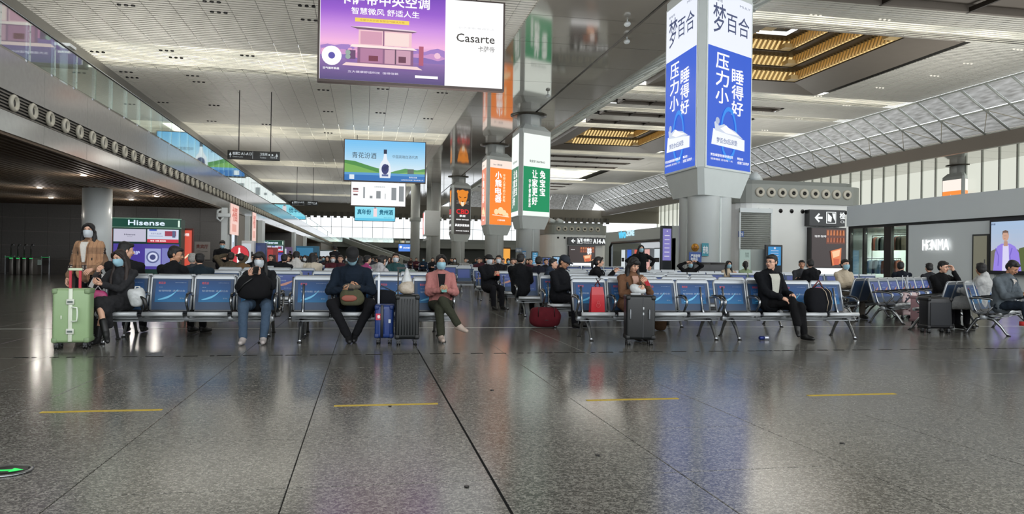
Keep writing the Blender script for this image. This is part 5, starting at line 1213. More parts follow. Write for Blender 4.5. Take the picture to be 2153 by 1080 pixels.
# black case by the woman in brown
p = atZ(1352, 727, 0)
t = suitcase('large matt black suitcase in front of the woman in the brown coat', p.x, p.y + .17, R(-12), .42, .30, .72, '101314', 0)
for x, z0_, z1_ in ((-.15, .38, .52), (.12, .38, .52)): q = MB(); q.tube([(x, -.15, z0_), (x, -.18, z0_ + .01), (x, -.18, z1_ - .01), (x, -.15, z1_)], .009, hm('8a8e92', .3)); q.build('side_handle', t)
q = MB(); q.box((.03, -.156, .12), (.04, -.15, .70), M_DKMETAL); q.build('zip', t); q = MB(); q.rbox((-.13, -.02, .72), (.02, .02, .745), hm('b4b8ba', .3), .008); q.build('carry_handle', t)
for z in (.44, .52): q = MB(); q.box((.028, -.165, z), (.046, -.156, z + .035), hm('b4b8ba', .3)); q.build('zip_puller', t)
# black case and pink case on the right
p = atZ(1979, 701, 0)
t = suitcase('large black fabric suitcase standing before the young man at the turned benches', p.x, p.y + .15, R(-8), .46, .30, .64, '0e0f12', 0)
q = MB(); q.rbox((-.19, -.17, .14), (.19, -.15, .55), hm('1e2024', .7), .01); q.build('front_pocket', t); q = MB(); q.rbox((-.1, -.02, .64), (.1, .02, .67), M_BLACK, .008); q.build('carry_handle', t)
p = atZ(1945, 686, 0)
t = suitcase('narrow pink and white suitcase left of the black fabric one', p.x, p.y + .15, R(8), .28, .24, .60, 'b08a90', 4)
q = MB(); q.rbox((.03, -.13, .1), (.12, -.118, .58), hm('c4c8ca', .4), .006); q.build('white_panel', t)
p = atZ(1818, 660, .0)
t = suitcase('patterned pink suitcase beside the masked woman in cream', p.x, 15.2, R(5), .44, .25, .60, 'c8aeac', 0); 
random.seed(5); q = MB()
for i in range(12): xx = random.uniform(-.18, .18); zz = random.uniform(.14, .55); q.ell((xx, -.128, zz), (.02 + .02 * random.random(), .004, .025), hm(random.choice(['6a3a44', '8a5a50', '3c3440']), .5), 8, 5)
q.build('pattern_patch', t)
for sx in (-.07, .07): q = MB(); q.cyl((sx, .05, .60), (sx, .05, .98), .012, hm('c0c4c8', .3), n=6); q.build('pull_handle', t)
# maroon duffel
p = atZ(1152, 690, 0)
t = thing('duffel_bag', 'maroon duffel bag on the floor at the end of the middle bench rows', 'bag', (p.x, p.y + .25, 0), R(-4)); mr = cloth('5c1c24', 10, .3)
def soft_bag(rx, ry, rz_, mt, seed, n=22, m=14, flat=.6, name='body', par=None, z0=0, amp=.05):
    q = MB(); rings = []
    for k in range(m + 1):
        v = k / m; th = pi * v; rr = sin(th) ** flat if 0 < v < 1 else .02; rg = []
        for i in range(n):
            a = 2 * pi * i / n; cx = abs(cos(a)) ** .75 * (1 if cos(a) > 0 else -1); sy_ = abs(sin(a)) ** .75 * (1 if sin(a) > 0 else -1)
            pt = V((rx * rr * cx, ry * rr * sy_, rz_ * (1 - cos(th)) / 2))
            d = noise.noise(pt * 7 + V((seed, 0, 0))) * amp; pt.x *= 1 + d * 2; pt.y *= 1 + d * 2; pt.z *= 1 + d
            rg.append((pt.x, pt.y, max(0, pt.z) + z0))
        rings.append(rg)
    q.loft(rings, mt); return q.build(name, par)
soft_bag(.29, .20, .36, mr, 1, flat=.42, par=t)
q = MB(); q.tube([(-.15, -.19, .2), (-.14, -.18, .36), (0, -.05, .42), (.14, -.18, .36), (.15, -.19, .2)], .013, M_BLACK, flat=.5); q.tube([(-.25, -.12, .12), (0, -.20, .14), (.25, -.12, .12)], .008, hm('3a1015')); q.build('strap', t)
# red gift bag on the seat
p = atY(1254, 655, 11.3); t = thing('gift_bag', 'glossy red paper gift bag with a bow standing on the front bench seat', 'bag', (p.x, 11.28, .405), R(6)); rd = hm('b01420', .35)
q = MB(); q.loft([[(-.115, -.05, 0), (.115, -.05, 0), (.115, .05, 0), (-.115, .05, 0)], [(-.105, -.035, .28), (.105, -.035, .28), (.105, .035, .28), (-.105, .035, .28)], [(-.09, -.006, .40), (.095, -.006, .40), (.095, .006, .40), (-.09, .006, .40)]], rd, False); q.build('body', t)
q = MB(); q.tube([(-.03, 0, .38), (-.02, 0, .45), (.01, -.01, .50), (.03, 0, .45), (.04, 0, .38)], .008, hm('8a1018')); q.tube([(-.06, -.02, .42), (0, -.02, .47), (.05, -.02, .53)], .012, M_BLACK, flat=.4); q.tube([(.05, -.02, .42), (0, -.02, .47), (-.03, -.02, .54)], .012, M_BLACK, flat=.4); q.build('bow_handle', t)
q = MB(); q.stroke = 0
s = Sheet((-.05, -.056, .05), (1, 0, 0), (0, 0, 1), .1, .14, .001); s.ring(.5, .5, .3, .36, hm('c05050')); s.ring(.5, .8, .18, .24, hm('c05050')); s.build('print', t)
# backpack with stripes by the man in the suit
p = atY(1717, 660, 11.25); t = thing('backpack', 'bulging black backpack with two pale strap stripes on the front bench', 'bag', (p.x, 11.22, .40), R(-4)); bk = cloth('15161a', 12, .3)
soft_bag(.22, .15, .42, bk, 4, flat=.45, par=t)
q = MB()
for dx in (.06, .13): q.tube([(dx - .06, -.08, .44), (dx - .01, -.15, .36), (dx + .03, -.165, .2), (dx + .02, -.14, .05)], .007, hm('b8a890', .5), flat=.4)
q.build('strap_stripe', t, label='pale stripes'); q = MB(); q.tube([(-.1, 0, .40), (-.06, -.02, .47), (0, -.02, .54), (.05, -.01, .47), (.08, 0, .40)], .012, hm('6a2a2e')); q.tube([(-.08, 0, .42), (0, -.03, .49), (.09, 0, .42)], .010, M_BLACK); q.build('top_handle', t)
# white plastic bag on the front left seat, plastic bag on the black case, dark bag on the seat behind it
pl = mat('white_plastic_film', hexc('#b9bcbc'), .28, noise_s=16, noise_a=.35, bump=.6)
p = atY(289, 650, 11.05); t = thing('plastic_bag', 'crumpled white plastic bag hanging on the armrest beside the woman in the black dress', 'bag', (p.x, 11.0, .50)); soft_bag(.10, .09, .25, pl, 8, par=t, amp=.2); q = MB(); q.tube([(-.03, 0, .2), (-.02, .02, .27), (.03, .02, .27), (.04, 0, .2)], .012, pl); q.build('bag_handle', t)
q = MB(); q.tube([(.05, -.06, .16), (.12, -.08, .1), (.14, -.06, .0), (.10, -.04, -.06)], [.01, .03, .03, .012], M_BLACK); q.build('dark_strap', t)
p = atZ(856, 726, 0); t = thing('plastic_bag', 'tied white plastic bag with food standing on top of the black suitcase', 'bag', (p.x - .01, p.y + .12, .70)); soft_bag(.11, .09, .19, mat('food_bag', hexc('#a89c8c'), .35, noise_s=18, noise_a=.4, bump=.6), 3, par=t, amp=.15)
q = MB(); q.loft([[(.08 * cos(a) * k, .06 * sin(a) * k, z) for a in [2 * pi * i / 10 for i in range(10)]] for k, z in ((1.05, .12), (.9, .2), (.45, .3), (.12, .37))], pl); q.build('tied_top', t)
p = atY(812, 640, 11.2); t = thing('dark_bag', 'slumped black shoulder bag on the seat behind the blue suitcase', 'bag', (p.x - .02, 11.3, .40)); soft_bag(.20, .15, .34, cloth('16181e', 12, .3), 12, par=t); q = MB(); q.tube([(-.15, 0, .25), (-.05, .03, .40), (.15, .02, .30), (.24, 0, .4), (.28, 0, .5)], .016, M_BLACK, flat=.5); q.build('shoulder_strap', t)
# pink bag and white paper next to the first woman
p = atY(206, 620, 11.1); t = thing('pink_bag', 'small magenta patterned bag held between the suitcase and the seated woman', 'bag', (p.x, 11.1, .55)); soft_bag(.12, .06, .17, mat('pink_print', hexc('#a83a6a'), .5, noise_s=30, noise_a=.5), 9, par=t); q = MB(); q.tube([(-.06, 0, .14), (0, 0, .22), (.06, 0, .14)], .008, hm('d8d0d4')); q.build('bag_handle', t)
# drinks can on the floor
p = atZ(1606, 714, 0); t = thing('drinks_can', 'blue and silver drinks can lying on the floor under the suit man bench', 'can', (p.x, p.y, .031), R(4)); M_ = Matrix.Rotation(R(90), 4, 'Y')
q = MB(); q.lathe([(.0, -.08), (.026, -.08), (.031, -.07), (.031, .0)], hm('1c2c6a', .3, metal=.3), n=16, M=M_); q.lathe([(.031, .0), (.031, .07), (.026, .08), (0, .08)], hm('b4b8c4', .3, metal=.6), n=16, M=M_); q.build('can_body', t); q = MB(); q.lathe([(.022, .082), (.026, .082), (.026, .078)], M_CHROME, n=16, M=M_); q.build('rim', t)
# brown backpack behind the black case
p = atZ(1390, 695, 0); t = thing('canvas_bag', 'brown canvas bag on the floor right of the large matt black suitcase', 'bag', (p.x - .0, p.y + .05, 0)); soft_bag(.13, .12, .42, cloth('5c4634', 10, .3), 21, par=t); q = MB(); q.tube([(-.05, -.08, .4), (.02, -.13, .46), (.08, -.1, .3), (.10, -.08, .1)], .014, M_BLACK); q.build('strap', t)
# items seen between benches: bag with garment left of the cream hoodie
for k, (u, yy, c, w_, lab) in enumerate(((867, 19.2, '7c8880', .35, 'grey green bag on a seat behind the plastic bag'),)):
    p = atY(u, 560, yy); t = thing('travel_bag', lab, 'bag', (p.x, 19.68, .41)); soft_bag(w_ / 2, .12, .5, cloth(c, 10, .3), 30 + k, par=t); q = MB(); q.tube([(-.06, 0, .45), (0, 0, .54), (.06, 0, .45)], .01, M_BLACK); q.build('carry_handle', t)
# ================================================================== PEOPLE
SRC = bpy.data.objects.new('src', bpy.data.meshes.new('src')); TMP.collection.objects.link(SRC)
RM_ = SRC.modifiers.new('r', 'REMESH'); RM_.mode = 'VOXEL'; RM_.use_smooth_shade = True
SMO = SRC.modifiers.new('s', 'SMOOTH'); JUNK = []
def remesh(q, vox, smooth=4, amp=0.0, freq=9, fac=.5):
    SRC.data = q.mesh('src'); JUNK.append(SRC.data)
    RM_.voxel_size = vox; SMO.iterations = smooth; SMO.factor = fac
    TMP.view_layers[0].update(); dg = TMP.view_layers[0].depsgraph
    out = bpy.data.meshes.new_from_object(SRC.evaluated_get(dg))
    if amp:
        co = [v.co.copy() for v in out.vertices]; no = [v.normal.copy() for v in out.vertices]; fl = []
        for p, n in zip(co, no):
            d = noise.noise(V((p.x * freq, p.y * freq, p.z * freq * .6))) * amp + noise.noise(p * freq * 2.3) * amp * .5; fl.extend(p + n * d)
        out.vertices.foreach_set('co', fl); out.update()
    out.polygons.foreach_set('use_smooth', [True] * len(out.polygons))
    out.materials.clear()
    for mt in q.mats: out.materials.append(mt)
    return out
def capsule(q, a, b_, ra, rb, mt, n=12, flat=1.0):
    a = V(a); b_ = V(b_); d = b_ - a; L = d.length
    if L < 1e-5: q.ell(a, (ra, ra, ra), mt); return
    d /= L; pts = []; rr = []
    for t in (-.98, -.8, -.45): pts.append(a + d * ra * t); rr.append(ra * math.sqrt(max(.02, 1 - t * t)))
    pts.append(a); rr.append(ra); pts.append(b_); rr.append(rb)
    for t in (.45, .8, .98): pts.append(b_ + d * rb * t); rr.append(rb * math.sqrt(max(.02, 1 - t * t)))
    q.tube(pts, rr, mt, n, True, True, flat)
def ik(a, c, l1, l2, pole):
    a = V(a); c = V(c); d = c - a; L = min(d.length, (l1 + l2) * .999); u = d.normalized(); x = (l1 * l1 - l2 * l2 + L * L) / (2 * L)
    h = math.sqrt(max(0, l1 * l1 - x * x)); p = V(pole); p = (p - u * p.dot(u)).normalized(); return a + u * x + p * h, a + u * L
SKIN = mat('skin', hexc('#d8a98f'), .5, noise_s=18, noise_a=.06); SKIN2 = mat('skin_tan', hexc('#bd8c6e'), .5, noise_s=18, noise_a=.06)
HAIRM = mat('black_hair', (.008, .007, .007), .62, noise_s=60, noise_a=.5, bump=.3, stretch=(3, 3, .4)); HAIRB = mat('brown_hair', (.020, .011, .008), .6, noise_s=60, noise_a=.4, bump=.3, stretch=(3, 3, .4)); HAIRG = mat('grey_hair', (.30, .29, .27), .6, noise_s=40, noise_a=.4, bump=.3)
MASKW = mat('mask_white', hexc('#c4cbd0'), .8); MASKB = mat('mask_blue', hexc('#94bccb'), .8)
def plaid():
    m = bpy.data.materials.new('plaid_knit'); m.use_nodes = True; nt = m.node_tree; b = nt.nodes['Principled BSDF']; b.inputs['Roughness'].default_value = .95
    tc = nt.nodes.new('ShaderNodeTexCoord'); sp = nt.nodes.new('ShaderNodeSeparateXYZ'); nt.links.new(tc.outputs['Object'], sp.inputs[0])
    def M(op, a, b_=None, c=None):
        n = nt.nodes.new('ShaderNodeMath'); n.operation = op
        for i, v in enumerate((a, b_, c)):
            if v is None: continue
            if isinstance(v, (int, float)): n.inputs[i].default_value = v
            else: nt.links.new(v, n.inputs[i])
        return n.outputs[0]
    base = None
    def band(src, per, off, wd): return M('LESS_THAN', M('ABSOLUTE', M('SUBTRACT', M('FRACT', M('MULTIPLY', M('ADD', src, off), 1 / per)), .5)), wd / per / 2)
    def mix(f, A, Bc):
        n = nt.nodes.new('ShaderNodeMix'); n.data_type = 'RGBA'
        nt.links.new(f, n.inputs[0])
        for i, v in ((6, A), (7, Bc)):
            if isinstance(v, tuple): n.inputs[i].default_value = v + (1,)
            else: nt.links.new(v, n.inputs[i])
        return n.outputs[2]
    X, Z = sp.outputs[0], sp.outputs[2]
    c = mix(band(X, .045, .01, .005), hexc('#a98262'), hexc('#8a6650'))
    zb = band(Z, .26, -.99 + .13 + .0, .095); xb = band(X, .26, .13, .07)
    chk = M('LESS_THAN', M('FRACT', M('MULTIPLY', M('ADD', Z, X), 24.0)), .5)
    c = mix(M('MULTIPLY', xb, .55), c, hexc('#3a302c'))
    d = mix(M('LESS_THAN', M('FRACT', M('MULTIPLY', Z, 30.0)), .5), hexc('#1e1a1a'), hexc('#d8cfc4'))
    d = mix(M('LESS_THAN', M('FRACT', M('MULTIPLY', X, 22.0)), .5), d, hexc('#1e1a1a'))
    c = mix(M('MULTIPLY', zb, xb), c, d); e = mix(M('MULTIPLY', zb, .35), c, hexc('#4a3a34'))
    nt.links.new(e, b.inputs['Base Color']); return m

def rotm(yaw=0, pitch=0, roll=0): return Matrix.Rotation(yaw, 3, 'Z') @ Matrix.Rotation(pitch, 3, 'X') @ Matrix.Rotation(roll, 3, 'Y')
# head pieces in head space (origin: head centre, face toward -y)
def head_geo(q, sk, fem=False, vox=None):
    q.ell((0, .012, .028), (.075, .093, .085), sk, 18, 12); q.ell((0, -.018, -.025), (.062 if not fem else .058, .070, .078), sk, 16, 12)
    q.ell((0, -.045, -.075), (.033, .034, .028), sk); q.ell((0, -.058, .012), (.052, .025, .04), sk)
    capsule(q, (0, -.083, .012), (0, -.102, -.016), .009, .013, sk, 8); q.ell((0, -.098, -.018), (.017, .013, .010), sk, 8, 6)
    for s_ in (-1, 1): q.ell((s_ * .077, .008, -.004), (.010, .018, .030), sk, 8, 8); q.ell((s_ * .038, -.060, -.02), (.022, .020, .020), sk, 8, 6)
_heads = {}
def head_mesh(sk, fem):
    k = (sk.name, fem)
    if k not in _heads: q = MB(); head_geo(q, sk, fem); _heads[k] = remesh(q, .0065, 5)
    return _heads[k]
def append_mesh(q, me, M, mt):
    q.add([M @ v.co for v in me.vertices], [list(p.vertices) for p in me.polygons], mt, True)
EYEW = mat('eye_white', (.6, .58, .55), .3); LIP = mat('lip', hexc('#9a5a52'), .5); DARK = mat('dark_eye', (.01, .008, .008), .2)
def hand(q, wr, d, pn, mt, side, curl=.6, s_=1.0):
    """hand: wrist point, direction, palm normal; four fingers and thumb"""
    wr = V(wr); d = V(d).normalized(); pn = V(pn); pn = (pn - d * pn.dot(d)).normalized(); x = d.cross(pn) * side
    def P(a, b_, c): return wr + d * (a * s_) + x * (b_ * s_) + pn * (c * s_)
    capsule(q, P(.0, 0, 0), P(.03, 0, 0), .024 * s_, .03 * s_, mt, 10)
    capsule(q, P(.03, -.018, 0), P(.075, -.022, .0), .017 * s_, .014 * s_, mt, 8); capsule(q, P(.03, .018, 0), P(.075, .022, .0), .017 * s_, .014 * s_, mt, 8); capsule(q, P(.03, 0, 0), P(.078, 0, .0), .019 * s_, .016 * s_, mt, 8)
    for i, (o, l) in enumerate(((-.03, .070), (-.010, .080), (.010, .075), (.028, .058))):
        p0 = P(.075, o, 0); a = curl; p = p0; ang = .25 * curl; pts = [p0]
        for sg in (.45, .32, .23):
            ang += a * .85; p = p + (d * cos(ang) + pn * sin(ang)) * (l * sg * s_ * 1.0); pts.append(p)
        q.tube(pts + [pts[-1] + (pts[-1] - pts[-2]) * .12], [.0088 * s_, .0082 * s_, .0078 * s_, .007 * s_, .003 * s_], mt, 7)
    q.tube([P(.015, -.022, .004), P(.045, -.048, .016), P(.072, -.052, .030), P(.090, -.044, .040)], [.013 * s_, .011 * s_, .009 * s_, .005 * s_], mt, 7)

def person(label, loc, rz=0, pose='sit', top='1a1c22', bottom='1a1a1e', shoe='151515', hair='short', hairm=None, skin=None, fem=False, mask=None, cap=None,
           head=(0, 0, 0), hands=((.10, -.30, .76), (-.08, -.30, .76)), knees=None, feet=None, lean_=0, s_=1.0, phone=None, skirt=None, hood=False, glasses=False,
           inner=None, inner_w=0, detail=1, bulk=1.0, seat=.43, topmat=None, elbows=(.35, .35), cross=None, sleeves=True, hip=None, group=None, hand_dirs=None, long_coat=None, barelegs=False, twist=0, legs=True):
    sk = skin or SKIN; hm_ = hairm or HAIRM
    t = thing('person', label, 'person', loc, rz, group); t.scale = (s_, s_, s_)
    vox = (.014, .014, .022)[0 if detail == 1 else 2]
    tm_ = topmat or cloth(top); bm_ = cloth(bottom)
    if pose == 'stand':
        H = V((0, 0, .90)); WA = V((0, .0, 1.08)); CH = V((0, .0, 1.28)); NK = V((0, .01, 1.42)); HD = V((0, -.01, 1.545))
        KN = knees or ((.10, -.03, .49), (-.10, -.03, .49)); FT = feet or ((.11, .03, .085), (-.11, .03, .085))
    else:
        H = V(hip) if hip else V((0, .03, seat + .09)); ly = lean_
        WA = H + V((0, .045 - ly * .25, .17)); CH = H + V((0, .05 - ly * .7, .36)); NK = H + V((0, .03 - ly, .505)); HD = NK + V((0, -.035 - ly * .15, .125))
        KN = knees or ((.11, -.40, seat + .07), (-.11, -.40, seat + .07)); FT = feet or ((.11, -.42, .085), (-.11, -.42, .085))
    tw = Matrix.Rotation(twist, 3, 'Z')
    bs = 1 + .55 * (bulk - 1)
    SH = [CH + tw @ V((s * (.150 if fem else .172) * bs, .01, .055)) for s in (1, -1)]
    HJ = [H + V((s * .09, 0, 0)) for s in (1, -1)]
    la = .285; lf = .25
    arms = []
    for i in (0, 1):
        s = 1 if i == 0 else -1; hd = hands[i]
        e, wv = ik(SH[i], V(hd), la, lf, V((s * elbows[i], .45, -.75))); arms.append((e, wv))
    hr = rotm(head[0], head[1], head[2])
    FD = []
    for i in (0, 1):
        fd = V((FT[i][0] - HJ[i].x, 0, 0)) * .4 + V((0, -.2, 0))
        if cross and i == cross[0]: fd = V(cross[1])
        fd.normalize(); dn = V((0, 0, -1)); dn = (dn - fd * dn.dot(fd)).normalized(); FD.append((fd, dn))
    # ---- body: one continuous skin surface, head and hands joined on
    q = MB()
    capsule(q, H, CH, .095, .105, sk, 10); capsule(q, CH, NK, .08, .052, sk, 10); capsule(q, NK + V((0, .005, -.02)), HD + hr @ V((0, .02, -.06)), .050, .048, sk, 12)
    for i in (0, 1):
        capsule(q, SH[i], arms[i][0], .045, .036, sk, 8); capsule(q, arms[i][0], arms[i][1], .036, .024, sk, 8)
        if legs:
            capsule(q, HJ[i], KN[i], .066, .046, sk, 8); capsule(q, KN[i], FT[i], .048, .033, sk, 8); capsule(q, V(FT[i]) + FD[i][1] * .03, V(FT[i]) + FD[i][0] * .10 + FD[i][1] * .045, .030, .022, sk, 8)
    body = remesh(q, .02 if detail == 1 else .03, 2)
    q = MB(); append_mesh(q, body, Matrix.Identity(3), sk)
    hme = head_mesh(sk, fem)
    if hme: append_mesh2 = [(hr @ v.co) + HD for v in hme.vertices]; q.add(append_mesh2, [list(p.vertices) for p in hme.polygons], sk, True)
    else: q.ell(HD, (.073, .088, .11), sk, 12, 8, hr.to_4x4() if 0 else hr)
    def hp(x, y, z): return HD + hr @ V((x, y, z))
    if True:
        for s in (-1, 1):
            q.ell(hp(s * .030, -.083, .010), (.013, .006, .0065), EYEW, 8, 6, hr); q.ell(hp(s * .030, -.088, .010), (.006, .004, .0055), DARK, 6, 5, hr)
            q.tube([hp(s * .014, -.094, .030), hp(s * .030, -.094, .035), hp(s * .048, -.084, .030)], .0035, hm_, 5); q.tube([hp(s * .017, -.089, .016), hp(s * .030, -.091, .0185), hp(s * .045, -.083, .014)], .0025, DARK, 5)
        if not mask: q.ell(hp(0, -.089, -.048), (.024, .008, .008), LIP, 10, 6, hr); q.tube([hp(-.02, -.095, -.048), hp(0, -.098, -.048), hp(.02, -.095, -.048)], .0018, DARK, 5)
    for i in (0, 1):
        s = 1 if i == 0 else -1; e, wv = arms[i]; d = (wv - e).normalized()
        if hand_dirs and hand_dirs[i]: d, pn = V(hand_dirs[i][0]), V(hand_dirs[i][1])
        else: pn = V((-s * .6, 0, .8)) if phone else V((-s * .5, -.2, -.8))
        hand(q, wv + d * .015, d, pn, sk, s, .75 if phone else .5)
    q.build('body', t)
    # ---- clothing
    B = bulk; q = MB()
    if long_coat or skirt: q.mats = []
    capsule(q, H + V((0, .01, .0)), WA, .135 * B, .13 * B, tm_, 14); capsule(q, WA, CH, .13 * B, .145 * B, tm_, 14)
    capsule(q, SH[0] + (CH - SH[0]) * .15, SH[1] + (CH - SH[1]) * .15, .066 * bs, .066 * bs, tm_, 12)
    for i in (0, 1): capsule(q, SH[i] + V((0, 0, -.005)), NK + V((0, .012, -.015)), .058 * bs, .050, tm_, 10)
    for s in (-1, 1): capsule(q, H + V((s * .06, .0, .0)), CH + V((s * .07, 0, .03)), .11 * B, .10 * B, tm_, 10)
    capsule(q, CH + V((0, 0, .06)), NK + V((0, .0, -.01)), .10, .062, tm_, 10)
    for i in (0, 1):
        e, wv = arms[i]; capsule(q, SH[i], e, .062 * bs, .054 * bs, tm_, 12)
        if sleeves: capsule(q, e, e.lerp(wv, .93), .054 * bs, .042 * bs, tm_, 12)
        else: capsule(q, e, e.lerp(wv, .3), .054 * bs, .045 * bs, tm_, 12)
    if hood: capsule(q, NK + V((.05, .06, .0)), NK + V((-.05, .06, .0)), .06, .06, tm_, 10); capsule(q, NK + V((0, .04, .02)), NK + V((0, .07, -.08)), .08, .06, tm_, 10)
    if long_coat:
        for i in (0, 1): capsule(q, HJ[i] + V((0, 0, .02)), HJ[i].lerp(V(KN[i]), long_coat), .115 * B, .10 * B, tm_, 12)
    if skirt:
        for i in (0, 1):
            k = V(KN[i]); capsule(q, HJ[i] + V((0, 0, .02)), HJ[i].lerp(k, .95), .12, .095, tm_, 12)
            capsule(q, HJ[i].lerp(k, .9), HJ[i].lerp(k, .9) + V((0, .10, -skirt)), .09, .06, tm_, 12)
    jm = remesh(q, vox, 2, .015 if detail == 1 else .004, 13); o = bpy.data.objects.new('jacket' if not skirt else 'dress', jm); C.objects.link(o); o.parent = t
    if inner:   # open front showing the shirt
        im = cloth(inner); q = MB(); pts = []
        rows = []
        for k in range(9):
            f = k / 8; c = WA.lerp(CH + V((0, 0, .10)), f) if 1 else 0; wdt = .03 + inner_w + .035 * f
            ry = (.13 + .02 * f) * B + .012 - (.06 if k == 8 else .02 * (k == 7))
            rows.append([c + tw @ V((x * wdt, -ry * math.sqrt(max(0, 1 - (x * wdt / .2) ** 2)), 0)) for x in (-1, -.5, 0, .5, 1)])
        vs = [p for r_ in rows for p in r_]; q.add(vs, [(k * 5 + i, k * 5 + i + 1, k * 5 + i + 6, k * 5 + i + 5) for k in range(8) for i in range(4)], im, True)
        q.build('shirt', t, label='lighter shirt in the open front')
        q = MB()
        for s in (0, 4): q.tube([r_[s] + V((0, -.008, 0)) for r_ in rows], .011, tm_, 6, flat=.6)
        q.build('lapel', t)
    if legs:
        q = MB(); rl = 1.0
        if not barelegs and not skirt:
            capsule(q, HJ[0], HJ[1], .105, .105, bm_, 12)
            for i in (0, 1): capsule(q, HJ[i], KN[i], .092 * rl, .070 * rl, bm_, 12); capsule(q, KN[i], V(KN[i]).lerp(V(FT[i]), .95), .070 * rl, .056 * rl, bm_, 12)
            jm = remesh(q, vox, 2, .011 if detail == 1 else .003, 12); o = bpy.data.objects.new('trousers', jm); C.objects.link(o); o.parent = t
        sm__ = hm(shoe, .5) if isinstance(shoe, str) else shoe
        for i in (0, 1):
            f = V(FT[i]); q = MB(); k = V(KN[i]); fd, dn = FD[i]
            capsule(q, f + dn * .005 - fd * .015, f + fd * .05 + dn * .03, .048, .044, sm__, 10); capsule(q, f + fd * .03 + dn * .040, f + fd * .15 + dn * .050, .044, .032, sm__, 10); capsule(q, f - fd * .03 + dn * .050, f + fd * .1 + dn * .055, .032, .030, sm__, 10)
            sm2 = remesh(q, .012, 3)
            o = bpy.data.objects.new('shoe', sm2); C.objects.link(o); o.parent = t
            if skirt: q = MB(); capsule(q, f + V((0, 0, -.02)), f.lerp(k, .35), .045, .05, sm__, 10); q.build('boot_shaft', t)
    # ---- hair, cap, mask, glasses, phone
    def hb(q, c, r_, mt): q.ell(hp(*c), r_, mt, 14, 10, hr)
    hv = .009 if detail == 1 else .016
    q = MB()
    if cap:
        cm = hm(cap, .8); q2 = MB(); q2.ell(hp(0, .010, .062), (.090, .105, .075), cm, 16, 10, hr); q2.ell(hp(0, -.02, .045), (.088, .085, .045), cm, 16, 10, hr)
        o = bpy.data.objects.new('cap', remesh(q2, .009, 3)); C.objects.link(o); o.parent = t
        q2 = MB(); q2.ell(hp(0, -.115, .040), (.068, .065, .010), cm, 16, 8, hr); q2.build('cap_peak', t)
        hb(q, (0, .04, -.005), (.080, .072, .075), hm_)
    elif hair == 'bald': hb(q, (0, .045, .03), (.079, .068, .085), hm_)
    elif hair == 'short':
        hb(q, (0, .022, .060), (.084, .094, .072), hm_); hb(q, (0, .048, .01), (.081, .068, .085), hm_); hb(q, (0, -.045, .088), (.060, .042, .030), hm_)
        for s in (-1, 1): hb(q, (s * .070, .012, .022), (.014, .035, .040), hm_)
    else:
        hb(q, (0, .020, .042), (.083, .094, .084), hm_); hb(q, (0, .050, -.01), (.080, .062, .09), hm_)
        for s in (-1, 1): q.tube([hp(s * .004, -.070, .104), hp(s * .040, -.080, .080), hp(s * .070, -.052, .035), hp(s * .078, -.02, -.03)], [.012, .015, .016, .014], hm_, 8)
        if hair == 'bangs': hb(q, (0, -.070, .062), (.056, .026, .036), hm_)
        if hair in ('long', 'bangs', 'bob'):
            ln = .34 if hair != 'bob' else .12
            for s in (-1, 1):
                q.tube([hp(s * .072, .0, .02), hp(s * .079, .0, -.06), hp(0, 0, -.10) + V((s * .088, -.01, -.05)), hp(0, 0, -.1) + V((s * .105, -.055, -ln * .6)), hp(0, 0, -.1) + V((s * .095, -.085, -ln))], [.022, .025, .030, .030, .010], hm_, 10)
                q.tube([hp(s * .055, .04, .0), hp(s * .06, .05, -.09), hp(0, 0, -.1) + V((s * .07, .06, -ln * .5)), hp(0, 0, -.1) + V((s * .08, .05, -ln * .95))], [.04, .045, .045, .014], hm_, 10)
            q.tube([hp(0, .06, .0), hp(0, .072, -.09), hp(0, 0, -.1) + V((0, .08, -ln * .5)), hp(0, 0, -.1) + V((0, .10, -ln * .9))], [.05, .06, .06, .02], hm_, 12)
        if hair == 'bun': hb(q, (0, .12, .04), (.038, .038, .038), hm_); hb(q, (0, .09, .035), (.05, .04, .05), hm_)
        if hair == 'pony': q.tube([hp(0, .10, .03), hp(0, .14, .0), hp(0, .15, -.1), hp(0, .13, -.2)], [.03, .035, .03, .008], hm_, 10)
    o = bpy.data.objects.new('hair', remesh(q, hv, 2, .004, 22)); C.objects.link(o); o.parent = t
    if mask:
        mm = MASKW if mask == 'w' else MASKB; q = MB(); vs = []; nu, nv = 10, 8
        for j in range(nv + 1):
            v = j / nv; z = .012 - .112 * v
            for i in range(nu + 1):
                a = R(-78 + 156 * i / nu); bulge = .012 * cos(a) ** 2 * sin(pi * min(1, v * 1.1)); rx = .073 - .022 * v ** 2; ry = .098 + .012 * sin(pi * min(1, v * .9)) - .022 * v ** 3
                nose = .010 * math.exp(-(a * 3) ** 2) * (1 - v)
                zz = z - (.018 * (1 - v) * (1 - cos(a)) if j == 0 else 0)
                vs.append(hp(rx * sin(a), -.003 - (ry + bulge + nose) * cos(a), zz))
        q.add(vs, [(j * (nu + 1) + i, j * (nu + 1) + i + 1, (j + 1) * (nu + 1) + i + 1, (j + 1) * (nu + 1) + i) for j in range(nv) for i in range(nu)], mm, True)
        for s in (-1, 1): q.tube([hp(s * .070, -.03, -.0), hp(s * .082, .01, .012)], .002, mm, 4); q.tube([hp(s * .058, -.03, -.075), hp(s * .08, .015, -.02)], .002, mm, 4)
        q.build('face_mask', t, label=('white' if mask == 'w' else 'pale blue') + ' face mask')
